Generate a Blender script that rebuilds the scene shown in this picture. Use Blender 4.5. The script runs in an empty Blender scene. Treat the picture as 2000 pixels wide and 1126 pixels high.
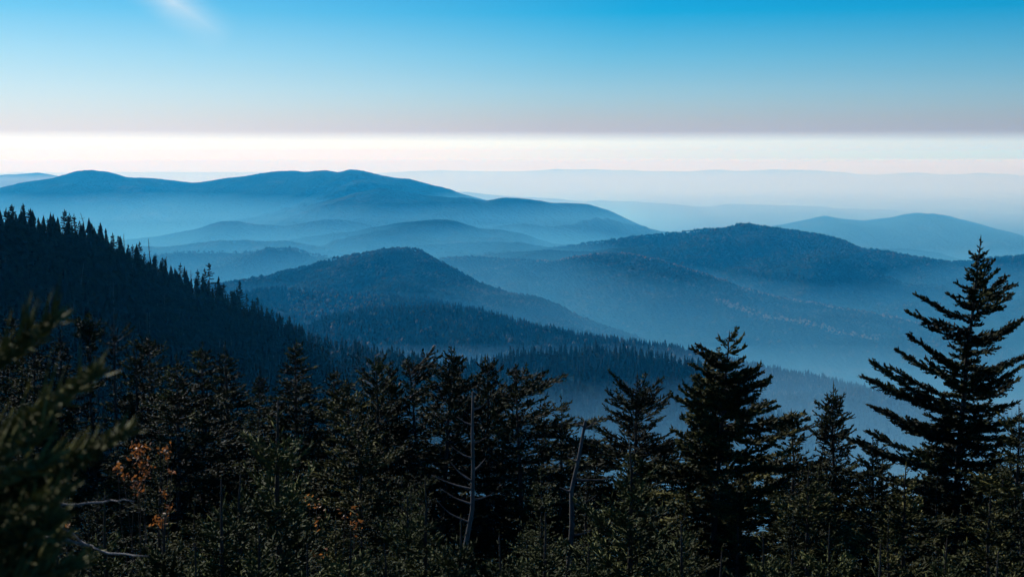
import bpy, math, random, mathutils
import numpy as np

# ------------------------------------------------------------------ camera, sky, sun, exposure
SC = bpy.context.scene
COL = SC.collection
FPX = 3077.0                       # focal length in pixels of the 2000 px wide photograph
EYE = 300.0                        # picture row of the true horizon
PITCH = math.atan((563.0 - EYE) / FPX)
SUN_AZ = math.radians(-29.0)       # left of the viewing direction
SUN_EL = math.radians(26.0)

cam_d = bpy.data.cameras.new('camera')
cam_d.sensor_width = 36.0
cam_d.lens = 36.0 * FPX / 2000.0
cam_d.clip_start = 0.2
cam_d.clip_end = 400000.0
cam_d.dof.use_dof = True
cam_d.dof.focus_distance = 75.0
cam_d.dof.aperture_fstop = 3.2
cam = bpy.data.objects.new('camera', cam_d)
cam.location = (0, 0, 0)
cam.rotation_euler = (math.pi / 2 - PITCH, 0, 0)
COL.objects.link(cam)
SC.camera = cam

SC.view_settings.view_transform = 'Standard'
SC.view_settings.look = 'None'
SC.view_settings.gamma = 1.0
SC.view_settings.exposure = 0.42
SC.view_settings.use_curve_mapping = False
SC.render.engine = 'CYCLES'
SC.cycles.use_denoising = True
SC.cycles.max_bounces = 5
SC.cycles.diffuse_bounces = 3
SC.cycles.glossy_bounces = 2
SC.cycles.transmission_bounces = 3
SC.cycles.volume_bounces = 0
SC.cycles.transparent_max_bounces = 6

world = bpy.data.worlds.new('World')
SC.world = world
world.use_nodes = True
wt = world.node_tree
wt.nodes.clear()
W_OUT = wt.nodes.new('ShaderNodeOutputWorld')
W_BG = wt.nodes.new('ShaderNodeBackground')
W_SKY = wt.nodes.new('ShaderNodeTexSky')
W_SKY.sky_type = 'NISHITA'
W_SKY.sun_disc = False
W_SKY.sun_elevation = SUN_EL
W_SKY.sun_rotation = SUN_AZ
W_SKY.altitude = 2000.0
W_SKY.air_density = 1.0
W_SKY.dust_density = 1.2
W_SKY.ozone_density = 2.5
W_BG.inputs['Strength'].default_value = 0.10
wt.links.new(W_BG.outputs[0], W_OUT.inputs['Surface'])
# layered haze of the low sky: a tint that depends only on the height above the horizon
tc = wt.nodes.new('ShaderNodeTexCoord')
sep = wt.nodes.new('ShaderNodeSeparateXYZ')
wt.links.new(tc.outputs['Generated'], sep.inputs[0])
# the sky model breaks off below the horizon: look it up no lower than just above it
cxyz = wt.nodes.new('ShaderNodeCombineXYZ')
zmax = wt.nodes.new('ShaderNodeMath'); zmax.operation = 'MAXIMUM'; zmax.inputs[1].default_value = 0.004
wt.links.new(sep.outputs['Z'], zmax.inputs[0])
wt.links.new(sep.outputs['X'], cxyz.inputs[0]); wt.links.new(sep.outputs['Y'], cxyz.inputs[1]); wt.links.new(zmax.outputs[0], cxyz.inputs[2])
wt.links.new(cxyz.outputs[0], W_SKY.inputs[0])
# slow waviness so that the layers are not ruled lines
wn = wt.nodes.new('ShaderNodeTexNoise')
wn.inputs['Scale'].default_value = 5.0
wn.inputs['Detail'].default_value = 3.0
wmap = wt.nodes.new('ShaderNodeMapping')
wmap.inputs['Scale'].default_value = (1.0, 1.0, 40.0)
wt.links.new(tc.outputs['Generated'], wmap.inputs[0])
wt.links.new(wmap.outputs[0], wn.inputs['Vector'])
wm1 = wt.nodes.new('ShaderNodeMath'); wm1.operation = 'MULTIPLY_ADD'
wm1.inputs[1].default_value = 0.0022
wt.links.new(wn.outputs[0], wm1.inputs[0])
wt.links.new(sep.outputs['Z'], wm1.inputs[2])
wr = wt.nodes.new('ShaderNodeMapRange')
wr.inputs['From Min'].default_value = 0.0011
wr.inputs['From Max'].default_value = 0.1611
wt.links.new(wm1.outputs[0], wr.inputs['Value'])
ramp = wt.nodes.new('ShaderNodeValToRGB')
SKY_STOPS = [(0.0, (0.56, 0.735, 1.02)), (0.046, (0.605, 0.712, 0.935)), (0.088, (0.362, 0.329, 0.409)), (0.13, (0.362, 0.362, 0.442)), (0.19, (0.334, 0.409, 0.512)),
             (0.25, (0.291, 0.432, 0.555)), (0.38, (0.169, 0.423, 0.573)), (0.55, (0.017, 0.376, 0.564)), (0.70, (0.008, 0.343, 0.550)), (1.0, (0.008, 0.291, 0.526))]
def set_ramp(node, stops, interp='LINEAR'):
    cr = node.color_ramp
    cr.interpolation = interp
    while len(cr.elements) > 1:
        cr.elements.remove(cr.elements[-1])
    for i, (p, c) in enumerate(stops):
        e = cr.elements[0] if i == 0 else cr.elements.new(p)
        e.position = p
        e.color = (c[0], c[1], c[2], 1)
set_ramp(ramp, SKY_STOPS)
wt.links.new(wr.outputs[0], ramp.inputs[0])
wmul = wt.nodes.new('ShaderNodeMix'); wmul.data_type = 'RGBA'; wmul.blend_type = 'MULTIPLY'
wmul.inputs[0].default_value = 1.0
wt.links.new(W_SKY.outputs[0], wmul.inputs[6])
wt.links.new(ramp.outputs[0], wmul.inputs[7])
# bright aureole on the sun's side, and one thin cirrus streak
def wmath(op, a, b=None, clamp=False):
    n = wt.nodes.new('ShaderNodeMath'); n.operation = op; n.use_clamp = clamp
    for i, v in enumerate((a, b)):
        if v is None:
            continue
        if isinstance(v, (int, float)):
            n.inputs[i].default_value = v
        else:
            wt.links.new(v, n.inputs[i])
    return n.outputs[0]
def wdot(vec):
    n = wt.nodes.new('ShaderNodeVectorMath'); n.operation = 'DOT_PRODUCT'
    n.inputs[1].default_value = vec
    wt.links.new(tc.outputs['Generated'], n.inputs[0])
    return n.outputs['Value']
def wmix(fac, a, col):
    n = wt.nodes.new('ShaderNodeMix'); n.data_type = 'RGBA'
    wt.links.new(fac, n.inputs[0]); wt.links.new(a, n.inputs[6])
    n.inputs[7].default_value = (*col, 1)
    return n.outputs[2]
SV = (math.sin(SUN_AZ) * math.cos(SUN_EL), math.cos(SUN_AZ) * math.cos(SUN_EL), math.sin(SUN_EL))
glow = wmath('POWER', wmath('MULTIPLY', wmath('SUBTRACT', wdot(SV), 0.78), 1 / 0.22, True), 1.3)
glow_fade = wmath('SUBTRACT', 1.0, wmath('MULTIPLY', sep.outputs['Z'], 8.0), True)      # the glow fades out with height above the horizon
c1 = wmix(wmath('MULTIPLY', wmath('MULTIPLY', glow, glow_fade), 1.3), wmul.outputs[2], (5.9, 6.45, 6.75))
def pix_dir(px, py):
    v = mathutils.Vector(((px - 1000) / FPX, (563 - py) / FPX, -1.0)).normalized()
    return mathutils.Euler((math.pi / 2 - PITCH, 0, 0)).to_matrix() @ v
d_a, d_b = pix_dir(300, -20), pix_dir(440, 70)
n_ac = d_a.cross(d_b).normalized()
n_al = (d_b - d_a).normalized()
mid = (d_a + d_b) / 2
across = wmath('ABSOLUTE', wmath('ADD', wdot(n_ac), wmath('MULTIPLY', wmath('SUBTRACT', wn.outputs[0], 0.5), 0.004)))
band = wmath('POWER', wmath('SUBTRACT', 1.0, wmath('MULTIPLY', across, 1 / 0.017), True), 1.6)
along = wmath('SUBTRACT', 1.0, wmath('MULTIPLY', wmath('ABSOLUTE', wmath('SUBTRACT', wdot(n_al), n_al.dot(mid) - 0.012)), 1 / 0.042), True)
c2 = wmix(wmath('MULTIPLY', wmath('MULTIPLY', band, along), 0.55), c1, (6.2, 6.7, 7.0))
wt.links.new(c2, W_BG.inputs['Color'])

sun_d = bpy.data.lights.new('sun', 'SUN')
sun_d.energy = 5.0
sun_d.angle = math.radians(0.53)
sun_d.color = (1.0, 0.96, 0.92)
sun = bpy.data.objects.new('sun', sun_d)
sv = (math.sin(SUN_AZ) * math.cos(SUN_EL), math.cos(SUN_AZ) * math.cos(SUN_EL), math.sin(SUN_EL))
sun.rotation_euler = mathutils.Vector(sv).to_track_quat('Z', 'Y').to_euler()
sun.location = (sv[0] * 100, sv[1] * 100, sv[2] * 100)
COL.objects.link(sun)

# ------------------------------------------------------------------ helpers
CP, SP_ = math.cos(PITCH), math.sin(PITCH)
def ray(px, py):
    """direction of a picture point, scaled so that its depth along +Y is 1"""
    px = np.asarray(px, float); py = np.asarray(py, float)
    a = (px - 1000.0) / FPX
    b = (563.0 - py) / FPX
    y = CP + b * SP_
    z = -SP_ + b * CP
    return a / y, z / y
def at(px, py, Y):
    a, b = ray(px, py)
    return (float(a * Y), float(Y), float(b * Y))

def _hash(ix, iy, seed):
    h = (ix.astype(np.int64) * 374761393 + iy.astype(np.int64) * 668265263 + seed * 1442695041) & 0xFFFFFFFF
    h = ((h ^ (h >> 13)) * 1274126177) & 0xFFFFFFFF
    h = h ^ (h >> 16)
    return (h & 0xFFFFFF) / float(0xFFFFFF)
def vnoise(x, y, seed=0):
    x = np.asarray(x, float); y = np.asarray(y, float)
    ix = np.floor(x); iy = np.floor(y)
    fx = x - ix; fy = y - iy
    fx = fx * fx * fx * (fx * (fx * 6 - 15) + 10)
    fy = fy * fy * fy * (fy * (fy * 6 - 15) + 10)
    a = _hash(ix, iy, seed); b = _hash(ix + 1, iy, seed)
    c = _hash(ix, iy + 1, seed); d = _hash(ix + 1, iy + 1, seed)
    return (a + (b - a) * fx) * (1 - fy) + (c + (d - c) * fx) * fy
def fbm(x, y, octaves=4, seed=0, gain=0.5):
    s = 0.0; amp = 1.0; tot = 0.0
    for o in range(octaves):
        s = s + amp * (vnoise(x, y, seed + o * 17) * 2 - 1)
        tot += amp
        amp *= gain; x = x * 2.03 + 5.2; y = y * 2.03 - 3.7
    return s / tot
def ridged(x, y, octaves=3, seed=0):
    s = 0.0; amp = 1.0; tot = 0.0
    for o in range(octaves):
        s = s + amp * (1 - np.abs(vnoise(x, y, seed + o * 31) * 2 - 1))
        tot += amp
        amp *= 0.45; x = x * 2.1 + 1.3; y = y * 2.1 + 7.1
    return s / tot

def mesh_np(name, verts, faces, smooth=False, material=None):
    """verts (n,3); faces: list of int arrays, each (m,k)"""
    me = bpy.data.meshes.new(name)
    verts = np.ascontiguousarray(verts, np.float32)
    me.vertices.add(len(verts))
    me.vertices.foreach_set('co', verts.ravel())
    loops = np.concatenate([f.ravel() for f in faces]).astype(np.int32)
    sizes = np.concatenate([np.full(len(f), f.shape[1], np.int32) for f in faces])
    starts = np.concatenate([[0], np.cumsum(sizes)[:-1]]).astype(np.int32)
    me.loops.add(len(loops))
    me.loops.foreach_set('vertex_index', loops)
    me.polygons.add(len(sizes))
    me.polygons.foreach_set('loop_start', starts)
    me.polygons.foreach_set('loop_total', sizes)
    if smooth:
        me.polygons.foreach_set('use_smooth', np.ones(len(sizes), bool))
    me.update(calc_edges=True)
    if material:
        me.materials.append(material)
    return me
def link(name, me, parent=None, **props):
    o = bpy.data.objects.new(name, me)
    COL.objects.link(o)
    if parent:
        o.parent = parent
    for k, v in props.items():
        o[k] = v
    return o
def grid_faces(nr, nc, flip=False):
    i = np.arange(nr - 1)[:, None] * nc + np.arange(nc - 1)[None, :]
    i = i.ravel()
    f = np.stack([i, i + 1, i + nc + 1, i + nc], 1)
    return f[:, ::-1] if flip else f

# ------------------------------------------------------------------ materials
def new_mat(name):
    m = bpy.data.materials.new(name)
    m.use_nodes = True
    nt = m.node_tree
    b = nt.nodes['Principled BSDF']
    return m, nt, b
def node(nt, t, **kw):
    n = nt.nodes.new(t)
    for k, v in kw.items():
        if k.startswith('in_'):
            n.inputs[k[3:].replace('_', ' ')].default_value = v
        else:
            setattr(n, k, v)
    return n
def forest_cover(name, scale, stops, bump=1.0):
    """closed canopy seen from far away: mottled green with autumn patches"""
    m, nt, b = new_mat(name)
    g = node(nt, 'ShaderNodeNewGeometry')
    n1 = node(nt, 'ShaderNodeTexNoise', in_Scale=1.0 / scale, in_Detail=5.0, in_Roughness=0.6)
    n2 = node(nt, 'ShaderNodeTexNoise', in_Scale=7.0 / scale, in_Detail=3.0, in_Roughness=0.7)
    nt.links.new(g.outputs['Position'], n1.inputs['Vector'])
    nt.links.new(g.outputs['Position'], n2.inputs['Vector'])
    mx = node(nt, 'ShaderNodeMath', operation='MULTIPLY_ADD')
    mx.inputs[1].default_value = 0.45
    nt.links.new(n2.outputs[0], mx.inputs[0])
    sc = node(nt, 'ShaderNodeMath', operation='MULTIPLY')
    sc.inputs[1].default_value = 0.62
    nt.links.new(n1.outputs[0], sc.inputs[0])
    nt.links.new(sc.outputs[0], mx.inputs[2])
    r = node(nt, 'ShaderNodeValToRGB')
    set_ramp(r, stops)
    nt.links.new(mx.outputs[0], r.inputs[0])
    nt.links.new(r.outputs[0], b.inputs['Base Color'])
    b.inputs['Roughness'].default_value = 0.95
    b.inputs['Specular IOR Level'].default_value = 0.0
    bp = node(nt, 'ShaderNodeBump', in_Strength=0.9, in_Distance=6.0 * bump)
    n3 = node(nt, 'ShaderNodeTexNoise', in_Scale=1.0 / (9.0 * bump), in_Detail=4.0)
    nt.links.new(g.outputs['Position'], n3.inputs['Vector'])
    nt.links.new(n3.outputs[0], bp.inputs['Height'])
    nt.links.new(bp.outputs[0], b.inputs['Normal'])
    return m
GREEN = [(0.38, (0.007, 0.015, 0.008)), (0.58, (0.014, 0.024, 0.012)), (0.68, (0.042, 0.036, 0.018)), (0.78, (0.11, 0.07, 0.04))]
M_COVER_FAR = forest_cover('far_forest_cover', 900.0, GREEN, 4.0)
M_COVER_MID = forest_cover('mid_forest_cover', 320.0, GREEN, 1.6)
M_COVER_NEAR = forest_cover('near_forest_floor', 40.0, [(0.35, (0.012, 0.013, 0.008)), (0.55, (0.03, 0.028, 0.016)), (0.75, (0.06, 0.042, 0.022))], 0.1)

# ------------------------------------------------------------------ ground sheet, 90 km round, and the ridges
G_R = np.array([0, 5, 12, 22, 35, 50, 70, 100, 160, 260, 400, 700, 1000, 1400, 2000, 3000, 5000, 8000, 12000, 20000, 30000, 90000.])
G_Z = np.array([-1.9, -3.2, -6.2, -10, -13.5, -17, -22.5, -32, -58, -105, -160, -235, -290, -345, -420, -520, -720, -860, -930, -960, -960, -960.])
def ground_z(x, y):
    r = np.hypot(x, y)
    base = np.interp(r, G_R, G_Z)
    n = fbm(x / 14.0, y / 14.0, 3, 5) * np.clip(r * 0.03, 0, 0.9) + fbm(x / 130.0, y / 130.0, 3, 9) * np.clip((r - 60) * 0.03, 0, 12)
    n = n + fbm(x / 900.0, y / 900.0, 3, 3) * np.clip((r - 900) * 0.02, 0, 45) * (r < 60000)
    return base + n
NA = 256
rr = np.concatenate([[0.0], np.geomspace(3, 90000, 130)])
th = np.linspace(0, 2 * np.pi, NA, endpoint=False)
R_, T_ = np.meshgrid(rr[1:], th, indexing='ij')
gx, gy = R_ * np.sin(T_), R_ * np.cos(T_)
gv = np.stack([gx, gy, ground_z(gx, gy)], -1).reshape(-1, 3)
gv = np.vstack([[[0, 0, -1.9]], gv])
nr = len(rr) - 1
ii = np.arange(nr - 1)[:, None] * NA; jj = np.arange(NA)[None, :]; j2 = (jj + 1) % NA
q = np.stack([1 + ii + jj, 1 + ii + NA + jj, 1 + ii + NA + j2, 1 + ii + j2], -1).reshape(-1, 4)[:, ::-1]
t3 = np.stack([np.zeros(NA, int), 1 + np.arange(NA), 1 + (np.arange(NA) + 1) % NA], 1)[:, ::-1]
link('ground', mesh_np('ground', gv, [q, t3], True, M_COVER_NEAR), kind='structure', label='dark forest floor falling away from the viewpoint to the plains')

RIDGES = {}
def ridge(key, name, label, pts, depth, front, base, back=None, spur=0.35, spur_w=None, rough=0.0, nc=620, nrow=34,
          mat=None, pw=1.0, seed=1, xr=(-500, 2500), skew=0.6, prof=1.15):
    """A ridge whose crest runs through picture points pts at distance depth (number or list of (px, depth)).
    front: metres from the crest to its foot towards the viewer; base: height of that foot."""
    nc = int(nc * 0.8); nrow = int(nrow * 0.68)
    pts = sorted(pts)
    px = np.linspace(xr[0], xr[1], nc)
    xs = [p[0] for p in pts]; ys = [p[1] for p in pts]
    # smooth the polyline a little
    py = np.interp(px, xs, ys)
    k = np.hanning(5); k /= k.sum()
    pad = np.pad(py, 2, mode='edge')
    py = np.convolve(pad, k, 'valid')
    py = py + fbm(px / 40.0, px * 0 + seed, 3, seed + 7) * 1.6
    if np.isscalar(depth):
        Yc = np.full(nc, float(depth))
    else:
        d = sorted(depth)
        Yc = np.interp(px, [a for a, _ in d], [b for _, b in d])
    a, b = ray(px, py)
    Xc = a * Yc; Zc = b * Yc
    mean_h = np.maximum(Zc - base, 5.0)
    spur_w = spur_w or front * 0.35
    rows = []
    back = back or front
    nb = 6
    for t in np.linspace(-1, 0, nb, endpoint=False):
        y = Yc - t * back
        z = Zc - np.maximum(mean_h, 0.45 * back) * (-t) ** 1.1
        rows.append(np.stack([Xc, y, z], 1))
    ts = np.linspace(0, 1, nrow) ** 1.25
    for t in ts:
        y = Yc - t * front
        n = ridged(Xc / spur_w + skew * t * front / spur_w + 11.3, t * front / spur_w * 0.35 + 3.1 + Yc / spur_w * 0.0, 3, seed) - 0.55
        n2 = fbm(Xc / (spur_w * 0.25), y / (spur_w * 0.25), 3, seed + 50)
        env = math.sin(math.pi * min(1.0, t ** 0.75)) ** 0.8 if t > 0 else 0.0
        z = Zc - mean_h * (t ** prof) + mean_h * spur * n * env + mean_h * 0.06 * n2 * env
        if rough:
            z = z + rough * (fbm(Xc / (rough * 2.5), y / (rough * 2.5), 2, seed + 90))
        rows.append(np.stack([Xc, y, z], 1))
    V = np.array(rows)
    o = link(name, mesh_np(name, V.reshape(-1, 3), [grid_faces(len(rows), nc)], True, mat or M_COVER_FAR), kind='structure', label=label)
    RIDGES[key] = (V, nb)
    return o

# far to near
ridge('f1', 'mountains', 'faint pale mountain chain along the far horizon', [(-500, 338), (0, 337), (400, 336), (730, 338), (860, 332), (1000, 335), (1100, 330), (1250, 333), (1330, 335), (1350, 335), (1395, 331), (1440, 334), (1500, 331), (1600, 333), (1680, 340), (1725, 341), (1765, 336), (1850, 340), (1920, 338), (2000, 343), (2500, 345)], 48000, 6000, -950, seed=2, nc=400, nrow=12)
ridge('f2', 'ridge', 'pale low ridge crossing the haze at right middle distance', [(-500, 420), (300, 400), (700, 383), (850, 377), (905, 374), (960, 380), (1000, 384), (1080, 388), (1150, 394), (1175, 391), (1240, 393), (1330, 400), (1385, 404), (1410, 399), (1500, 399), (1560, 402), (1640, 406), (1730, 409), (1800, 415), (1900, 424), (2000, 437), (2500, 470)], 26000, 5000, -960, seed=3, nc=500, nrow=20)
ridge('f2b', 'mountain', 'pale blue mountain peeping over the left end of the main ridge', [(-500, 330), (-100, 350), (0, 343), (40, 339), (75, 338), (110, 343), (180, 362), (300, 395), (600, 440), (2500, 470)], 24000, 4000, -960, seed=4, nc=400, nrow=16, xr=(-500, 700))
ridge('f3', 'mountain', 'light blue twin-peaked mountain on the right behind the fir', [(1150, 470), (1400, 448), (1480, 446), (1530, 438), (1580, 428), (1612, 421), (1650, 427), (1690, 430), (1740, 425), (1765, 418), (1795, 416), (1830, 420), (1880, 428), (1930, 442), (1970, 461), (2000, 474), (2200, 520), (2500, 560)], 16500, 4200, -940, seed=5, spur=0.5, nc=560, xr=(1000, 2500))
ridge('f3b', 'foothill', 'small blue foothill below the twin-peaked mountain', [(1400, 505), (1560, 484), (1640, 481), (1700, 485), (1780, 486), (1830, 493), (1880, 508), (1960, 530), (2200, 560)], 12500, 2500, -930, seed=6, nc=400, xr=(1300, 2300))
ridge('m1', 'mountain', 'deep blue main mountain ridge with three summits on the left', [(-500, 430), (-100, 392), (0, 372), (50, 358), (110, 346), (150, 334), (180, 332), (210, 335), (250, 346), (290, 347), (330, 352), (380, 357), (420, 352), (460, 346), (500, 340), (540, 335), (575, 334), (600, 336), (635, 332), (660, 336), (685, 331), (710, 334), (750, 345), (800, 352), (850, 368), (900, 382), (960, 395), (1100, 425), (1300, 470), (1500, 500), (2500, 560)], 14000, 4300, -900, seed=7, spur=0.55, rough=2, nc=800, nrow=46, xr=(-500, 1700))
ridge('m1c', 'spur', 'side spur of the main mountain below its right summits', [(200, 470), (420, 420), (480, 400), (560, 380), (620, 366), (680, 353), (715, 350), (770, 361), (850, 379), (950, 402), (1100, 440)], 13000, 3000, -890, seed=37, spur=0.5, rough=2, nc=500, nrow=36, xr=(200, 1200))
ridge('m1b', 'ridge', 'long blue shoulder ridge falling right from the main mountain', [(-500, 520), (300, 470), (480, 428), (560, 412), (620, 396), (700, 376), (740, 371), (780, 376), (830, 382), (900, 386), (950, 393), (980, 389), (1040, 393), (1100, 396), (1150, 399), (1190, 411), (1230, 429), (1265, 445), (1290, 451), (1340, 456), (1450, 480), (1600, 510), (2500, 560)], 11500, 3200, -880, seed=8, spur=0.5, rough=2, nc=800, nrow=46, xr=(0, 1800))
ridge('m2', 'foothill', 'hazy blue foothill with two humps under the main ridge', [(-500, 520), (100, 482), (230, 470), (300, 462), (380, 448), (430, 433), (460, 432), (500, 439), (560, 440), (600, 434), (640, 427), (680, 430), (730, 441), (800, 455), (1000, 500), (2500, 560)], 9800, 2600, -860, seed=19, spur=0.5, rough=2, nc=700, nrow=44, xr=(-300, 1500))
ridge('m2a', 'foothill', 'small round blue hump between the foothills and the shoulder ridge', [(500, 470), (640, 447), (700, 430), (750, 421), (800, 431), (860, 446), (1000, 470)], 10300, 2000, -860, seed=10, spur=0.3, nc=300, xr=(400, 1100))
ridge('m2b', 'foothill', 'blue foothill in the centre ending in a long right-hand slope', [(200, 520), (560, 470), (690, 452), (740, 442), (790, 434), (850, 429), (890, 432), (940, 446), (980, 448), (1020, 455), (1050, 466), (1080, 475), (1150, 480), (1300, 490), (1500, 520), (2500, 570)], 8900, 2300, -840, seed=11, spur=0.5, rough=2, nc=700, nrow=44, xr=(100, 1700))
ridge('m2c', 'foothill', 'low hazy spur lying in the valley mist at the centre', [(0, 500), (300, 484), (430, 470), (560, 470), (690, 492), (790, 480), (850, 477), (930, 472), (1010, 475), (1080, 486), (1200, 500), (1500, 540)], 8000, 1800, -800, seed=12, spur=0.6, rough=4, nc=600, xr=(-100, 1600))
ridge('m3', 'foothill', 'small wooded foothill just right of the dark left slope', [(-200, 530), (200, 510), (320, 498), (360, 494), (420, 492), (470, 495), (530, 493), (570, 494), (600, 498), (640, 503), (720, 520), (900, 560)], 7000, 1500, -760, seed=13, spur=0.6, rough=4, nc=500, xr=(0, 1000), mat=M_COVER_MID)
ridge('r1', 'mountain', 'broad blue wooded mountain filling the right middle distance', [(500, 560), (700, 525), (870, 506), (960, 500), (1050, 492), (1100, 485), (1160, 475), (1220, 466), (1290, 461), (1330, 455), (1380, 450), (1430, 448), (1470, 449), (1530, 458), (1600, 461), (1640, 473), (1680, 489), (1730, 495), (1800, 507), (1850, 514), (1900, 512), (1950, 504), (2000, 503), (2200, 520), (2500, 570)], 7600, 2600, -760, seed=14, spur=0.6, rough=4, nc=1000, nrow=56, xr=(500, 2500), mat=M_COVER_MID)
ridge('r1c', 'spur', 'low wooded spur in front of the left end of the right mountain', [(700, 545), (850, 514), (940, 498), (1000, 491), (1060, 488), (1130, 491), (1200, 485), (1260, 480), (1310, 489), (1370, 515), (1450, 555), (1600, 620)], 7100, 1700, -720, seed=44, spur=0.5, rough=3, nc=700, nrow=40, xr=(650, 1650), mat=M_COVER_MID)
ridge('r1b', 'spur', 'long wooded spur running down to the right across the valley', [(500, 560), (780, 520), (860, 508), (920, 505), (1000, 510), (1080, 514), (1130, 506), (1180, 500), (1230, 502), (1290, 514), (1350, 532), (1450, 566), (1550, 590), (1650, 607), (1750, 626), (1900, 660), (2200, 720)], [(700, 6900), (1200, 6300), (1800, 5600)], 1900, -700, seed=15, spur=0.3, rough=4, nc=1000, nrow=50, xr=(500, 2300), mat=M_COVER_MID)
ridge('m4', 'hill', 'dark blue dome-shaped hill in the centre with a long right slope', [(0, 600), (300, 575), (430, 556), (520, 545), (600, 521), (680, 502), (740, 492), (800, 489), (822, 492), (850, 509), (900, 535), (940, 558), (1000, 577), (1050, 585), (1090, 600), (1130, 622), (1170, 637), (1250, 665), (1400, 720)], [(300, 5000), (800, 5300), (1200, 4700)], 1300, -640, seed=16, spur=0.35, rough=4, nc=900, nrow=46, xr=(200, 1500), mat=M_COVER_MID)
ridge('m5', 'foothill', 'wooded foothill with rust patches in front of the dome-shaped hill', [(200, 640), (420, 590), (500, 571), (550, 566), (620, 570), (700, 574), (760, 576), (850, 590), (930, 606), (1000, 630), (1100, 660)], 4300, 800, -560, seed=17, spur=0.5, rough=4, nc=600, xr=(300, 1200), mat=M_COVER_MID)
ridge('m6', 'hill', 'round forested hill with orange dots at the centre', [(300, 720), (500, 670), (600, 642), (650, 625), (700, 614), (770, 606), (830, 603), (900, 606), (960, 617), (1000, 627), (1050, 640), (1100, 650), (1170, 663), (1230, 668), (1300, 679), (1400, 700), (1500, 723), (1600, 742), (1660, 756), (1700, 772), (1800, 820), (2000, 880)], [(500, 2900), (1000, 3200), (1700, 3000)], 900, -500, seed=18, spur=0.25, rough=3, nc=800, xr=(300, 2000), mat=M_COVER_MID)
ridge('m8', 'hill', 'misty wooded spur in the valley left of the tall fir', [(1100, 860), (1300, 815), (1480, 787), (1540, 782), (1600, 780), (1650, 772), (1720, 775), (1780, 788), (1900, 815), (2200, 850)], 2350, 700, -470, seed=20, spur=0.3, rough=3, nc=500, xr=(1100, 2300), mat=M_COVER_MID)
ridge('m7', 'hill', 'dark spruce-covered low hill behind the foreground trees', [(300, 740), (700, 728), (850, 720), (900, 713), (960, 707), (1010, 698), (1100, 690), (1150, 688), (1200, 687), (1240, 690), (1300, 704), (1350, 714), (1400, 735), (1450, 762), (1500, 800), (1650, 900), (1750, 1000)], 1950, 620, -400, seed=21, spur=0.2, rough=2, nc=600, xr=(300, 1750), mat=M_COVER_MID)
ridge('m7a', 'hill', 'wooded saddle right beside the foot of the dark left slope', [(300, 640), (500, 650), (560, 665), (600, 678), (660, 687), (700, 694), (760, 706), (850, 722), (900, 745), (950, 775), (1100, 880), (1200, 980), (1300, 1110)], 1350, 500, -300, seed=22, spur=0.2, rough=2, nc=500, xr=(200, 1300), mat=M_COVER_MID)
ridge('l0', 'hill', 'steep dark slope of spruce forest rising to the left', [(-500, 400), (-200, 430), (0, 478), (50, 480), (130, 486), (200, 500), (250, 520), (300, 548), (330, 562), (400, 588), (460, 613), (530, 643), (600, 680), (640, 715), (680, 750), (760, 830), (900, 960), (1000, 1100), (1060, 1190)], [(-500, 300), (0, 450), (300, 600), (640, 900), (900, 1050)], 330, -190, seed=23, spur=0.12, rough=1.5, nc=400, nrow=40, xr=(-500, 1060), mat=M_COVER_NEAR, back=300)

# ------------------------------------------------------------------ air: even haze over everything, mist lying in the valleys
def closed_box(name, x0, x1, y0, y1, z0, z1, mat, **props):
    zt = z1 if isinstance(z1, tuple) else (z1, z1)      # height of the top at the near and the far side
    v = np.array([(x, y, z0) for y in (y0, y1) for x in (x0, x1)] + [(x, y, zt[k]) for k, y in enumerate((y0, y1)) for x in (x0, x1)], float)
    f = np.array([(0, 2, 3, 1), (4, 5, 7, 6), (0, 1, 5, 4), (2, 6, 7, 3), (0, 4, 6, 2), (1, 3, 7, 5)])
    return link(name, mesh_np(name, v, [f], False, mat), **props)
def air(name, color, density, g):
    m = bpy.data.materials.new(name)
    m.use_nodes = True
    nt = m.node_tree
    nt.nodes.clear()
    out = nt.nodes.new('ShaderNodeOutputMaterial')
    v = nt.nodes.new('ShaderNodeVolumePrincipled')
    v.inputs['Color'].default_value = (*color, 1)
    v.inputs['Absorption Color'].default_value = (1, 1, 1, 1)
    v.inputs['Density'].default_value = density
    v.inputs['Anisotropy'].default_value = g
    nt.links.new(v.outputs[0], out.inputs['Volume'])
    return m
M_HAZE = air('haze_air', (0.02, 0.42, 1.0), 4.6e-5, 0.2)
M_MIST = air('mist_air', (0.15, 0.56, 1.0), 2.5e-4, 0.22)
M_MIST_LEFT = air('mist_air_left', (0.18, 0.57, 1.0), 1.5e-4, 0.22)
M_MIST_THIN = air('mist_air_thin', (0.30, 0.68, 1.0), 5.0e-5, 0.22)
M_MIST2 = air('mist_air_low', (0.22, 0.59, 1.0), 4.6e-4, 0.22)
M_MIST_NEAR = air('mist_air_near', (0.20, 0.58, 1.0), 5.0e-4, 0.22)
M_MIST3 = air('mist_air_far', (0.90, 0.97, 1.0), 6.0e-5, 0.22)
closed_box('haze', -92000, 92000, -92000, 92000, -1030, 170, M_HAZE, kind='stuff', label='blue haze filling the air between the ridges')
def mist_top(x, y):
    w = np.clip((x - 0.0) / 1300.0, 0, 1); w = w * w * (3 - 2 * w)
    return (-428 + (y - 2400) / 6200 * 53) * (1 - w) + -512 * w
mx_ = np.concatenate([[-14000, -6000, -2500], np.linspace(-1200, 2200, 35), [5000, 14000]])
my_ = np.linspace(2400, 8600, 9)
MX, MY = np.meshgrid(mx_, my_)
top_ = np.stack([MX, MY, mist_top(MX, MY)], -1).reshape(-1, 3)
bot_ = top_.copy(); bot_[:, 2] = -1020
gf = grid_faces(len(my_), len(mx_))
nT = len(top_); nX = len(mx_); nY = len(my_)
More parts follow.
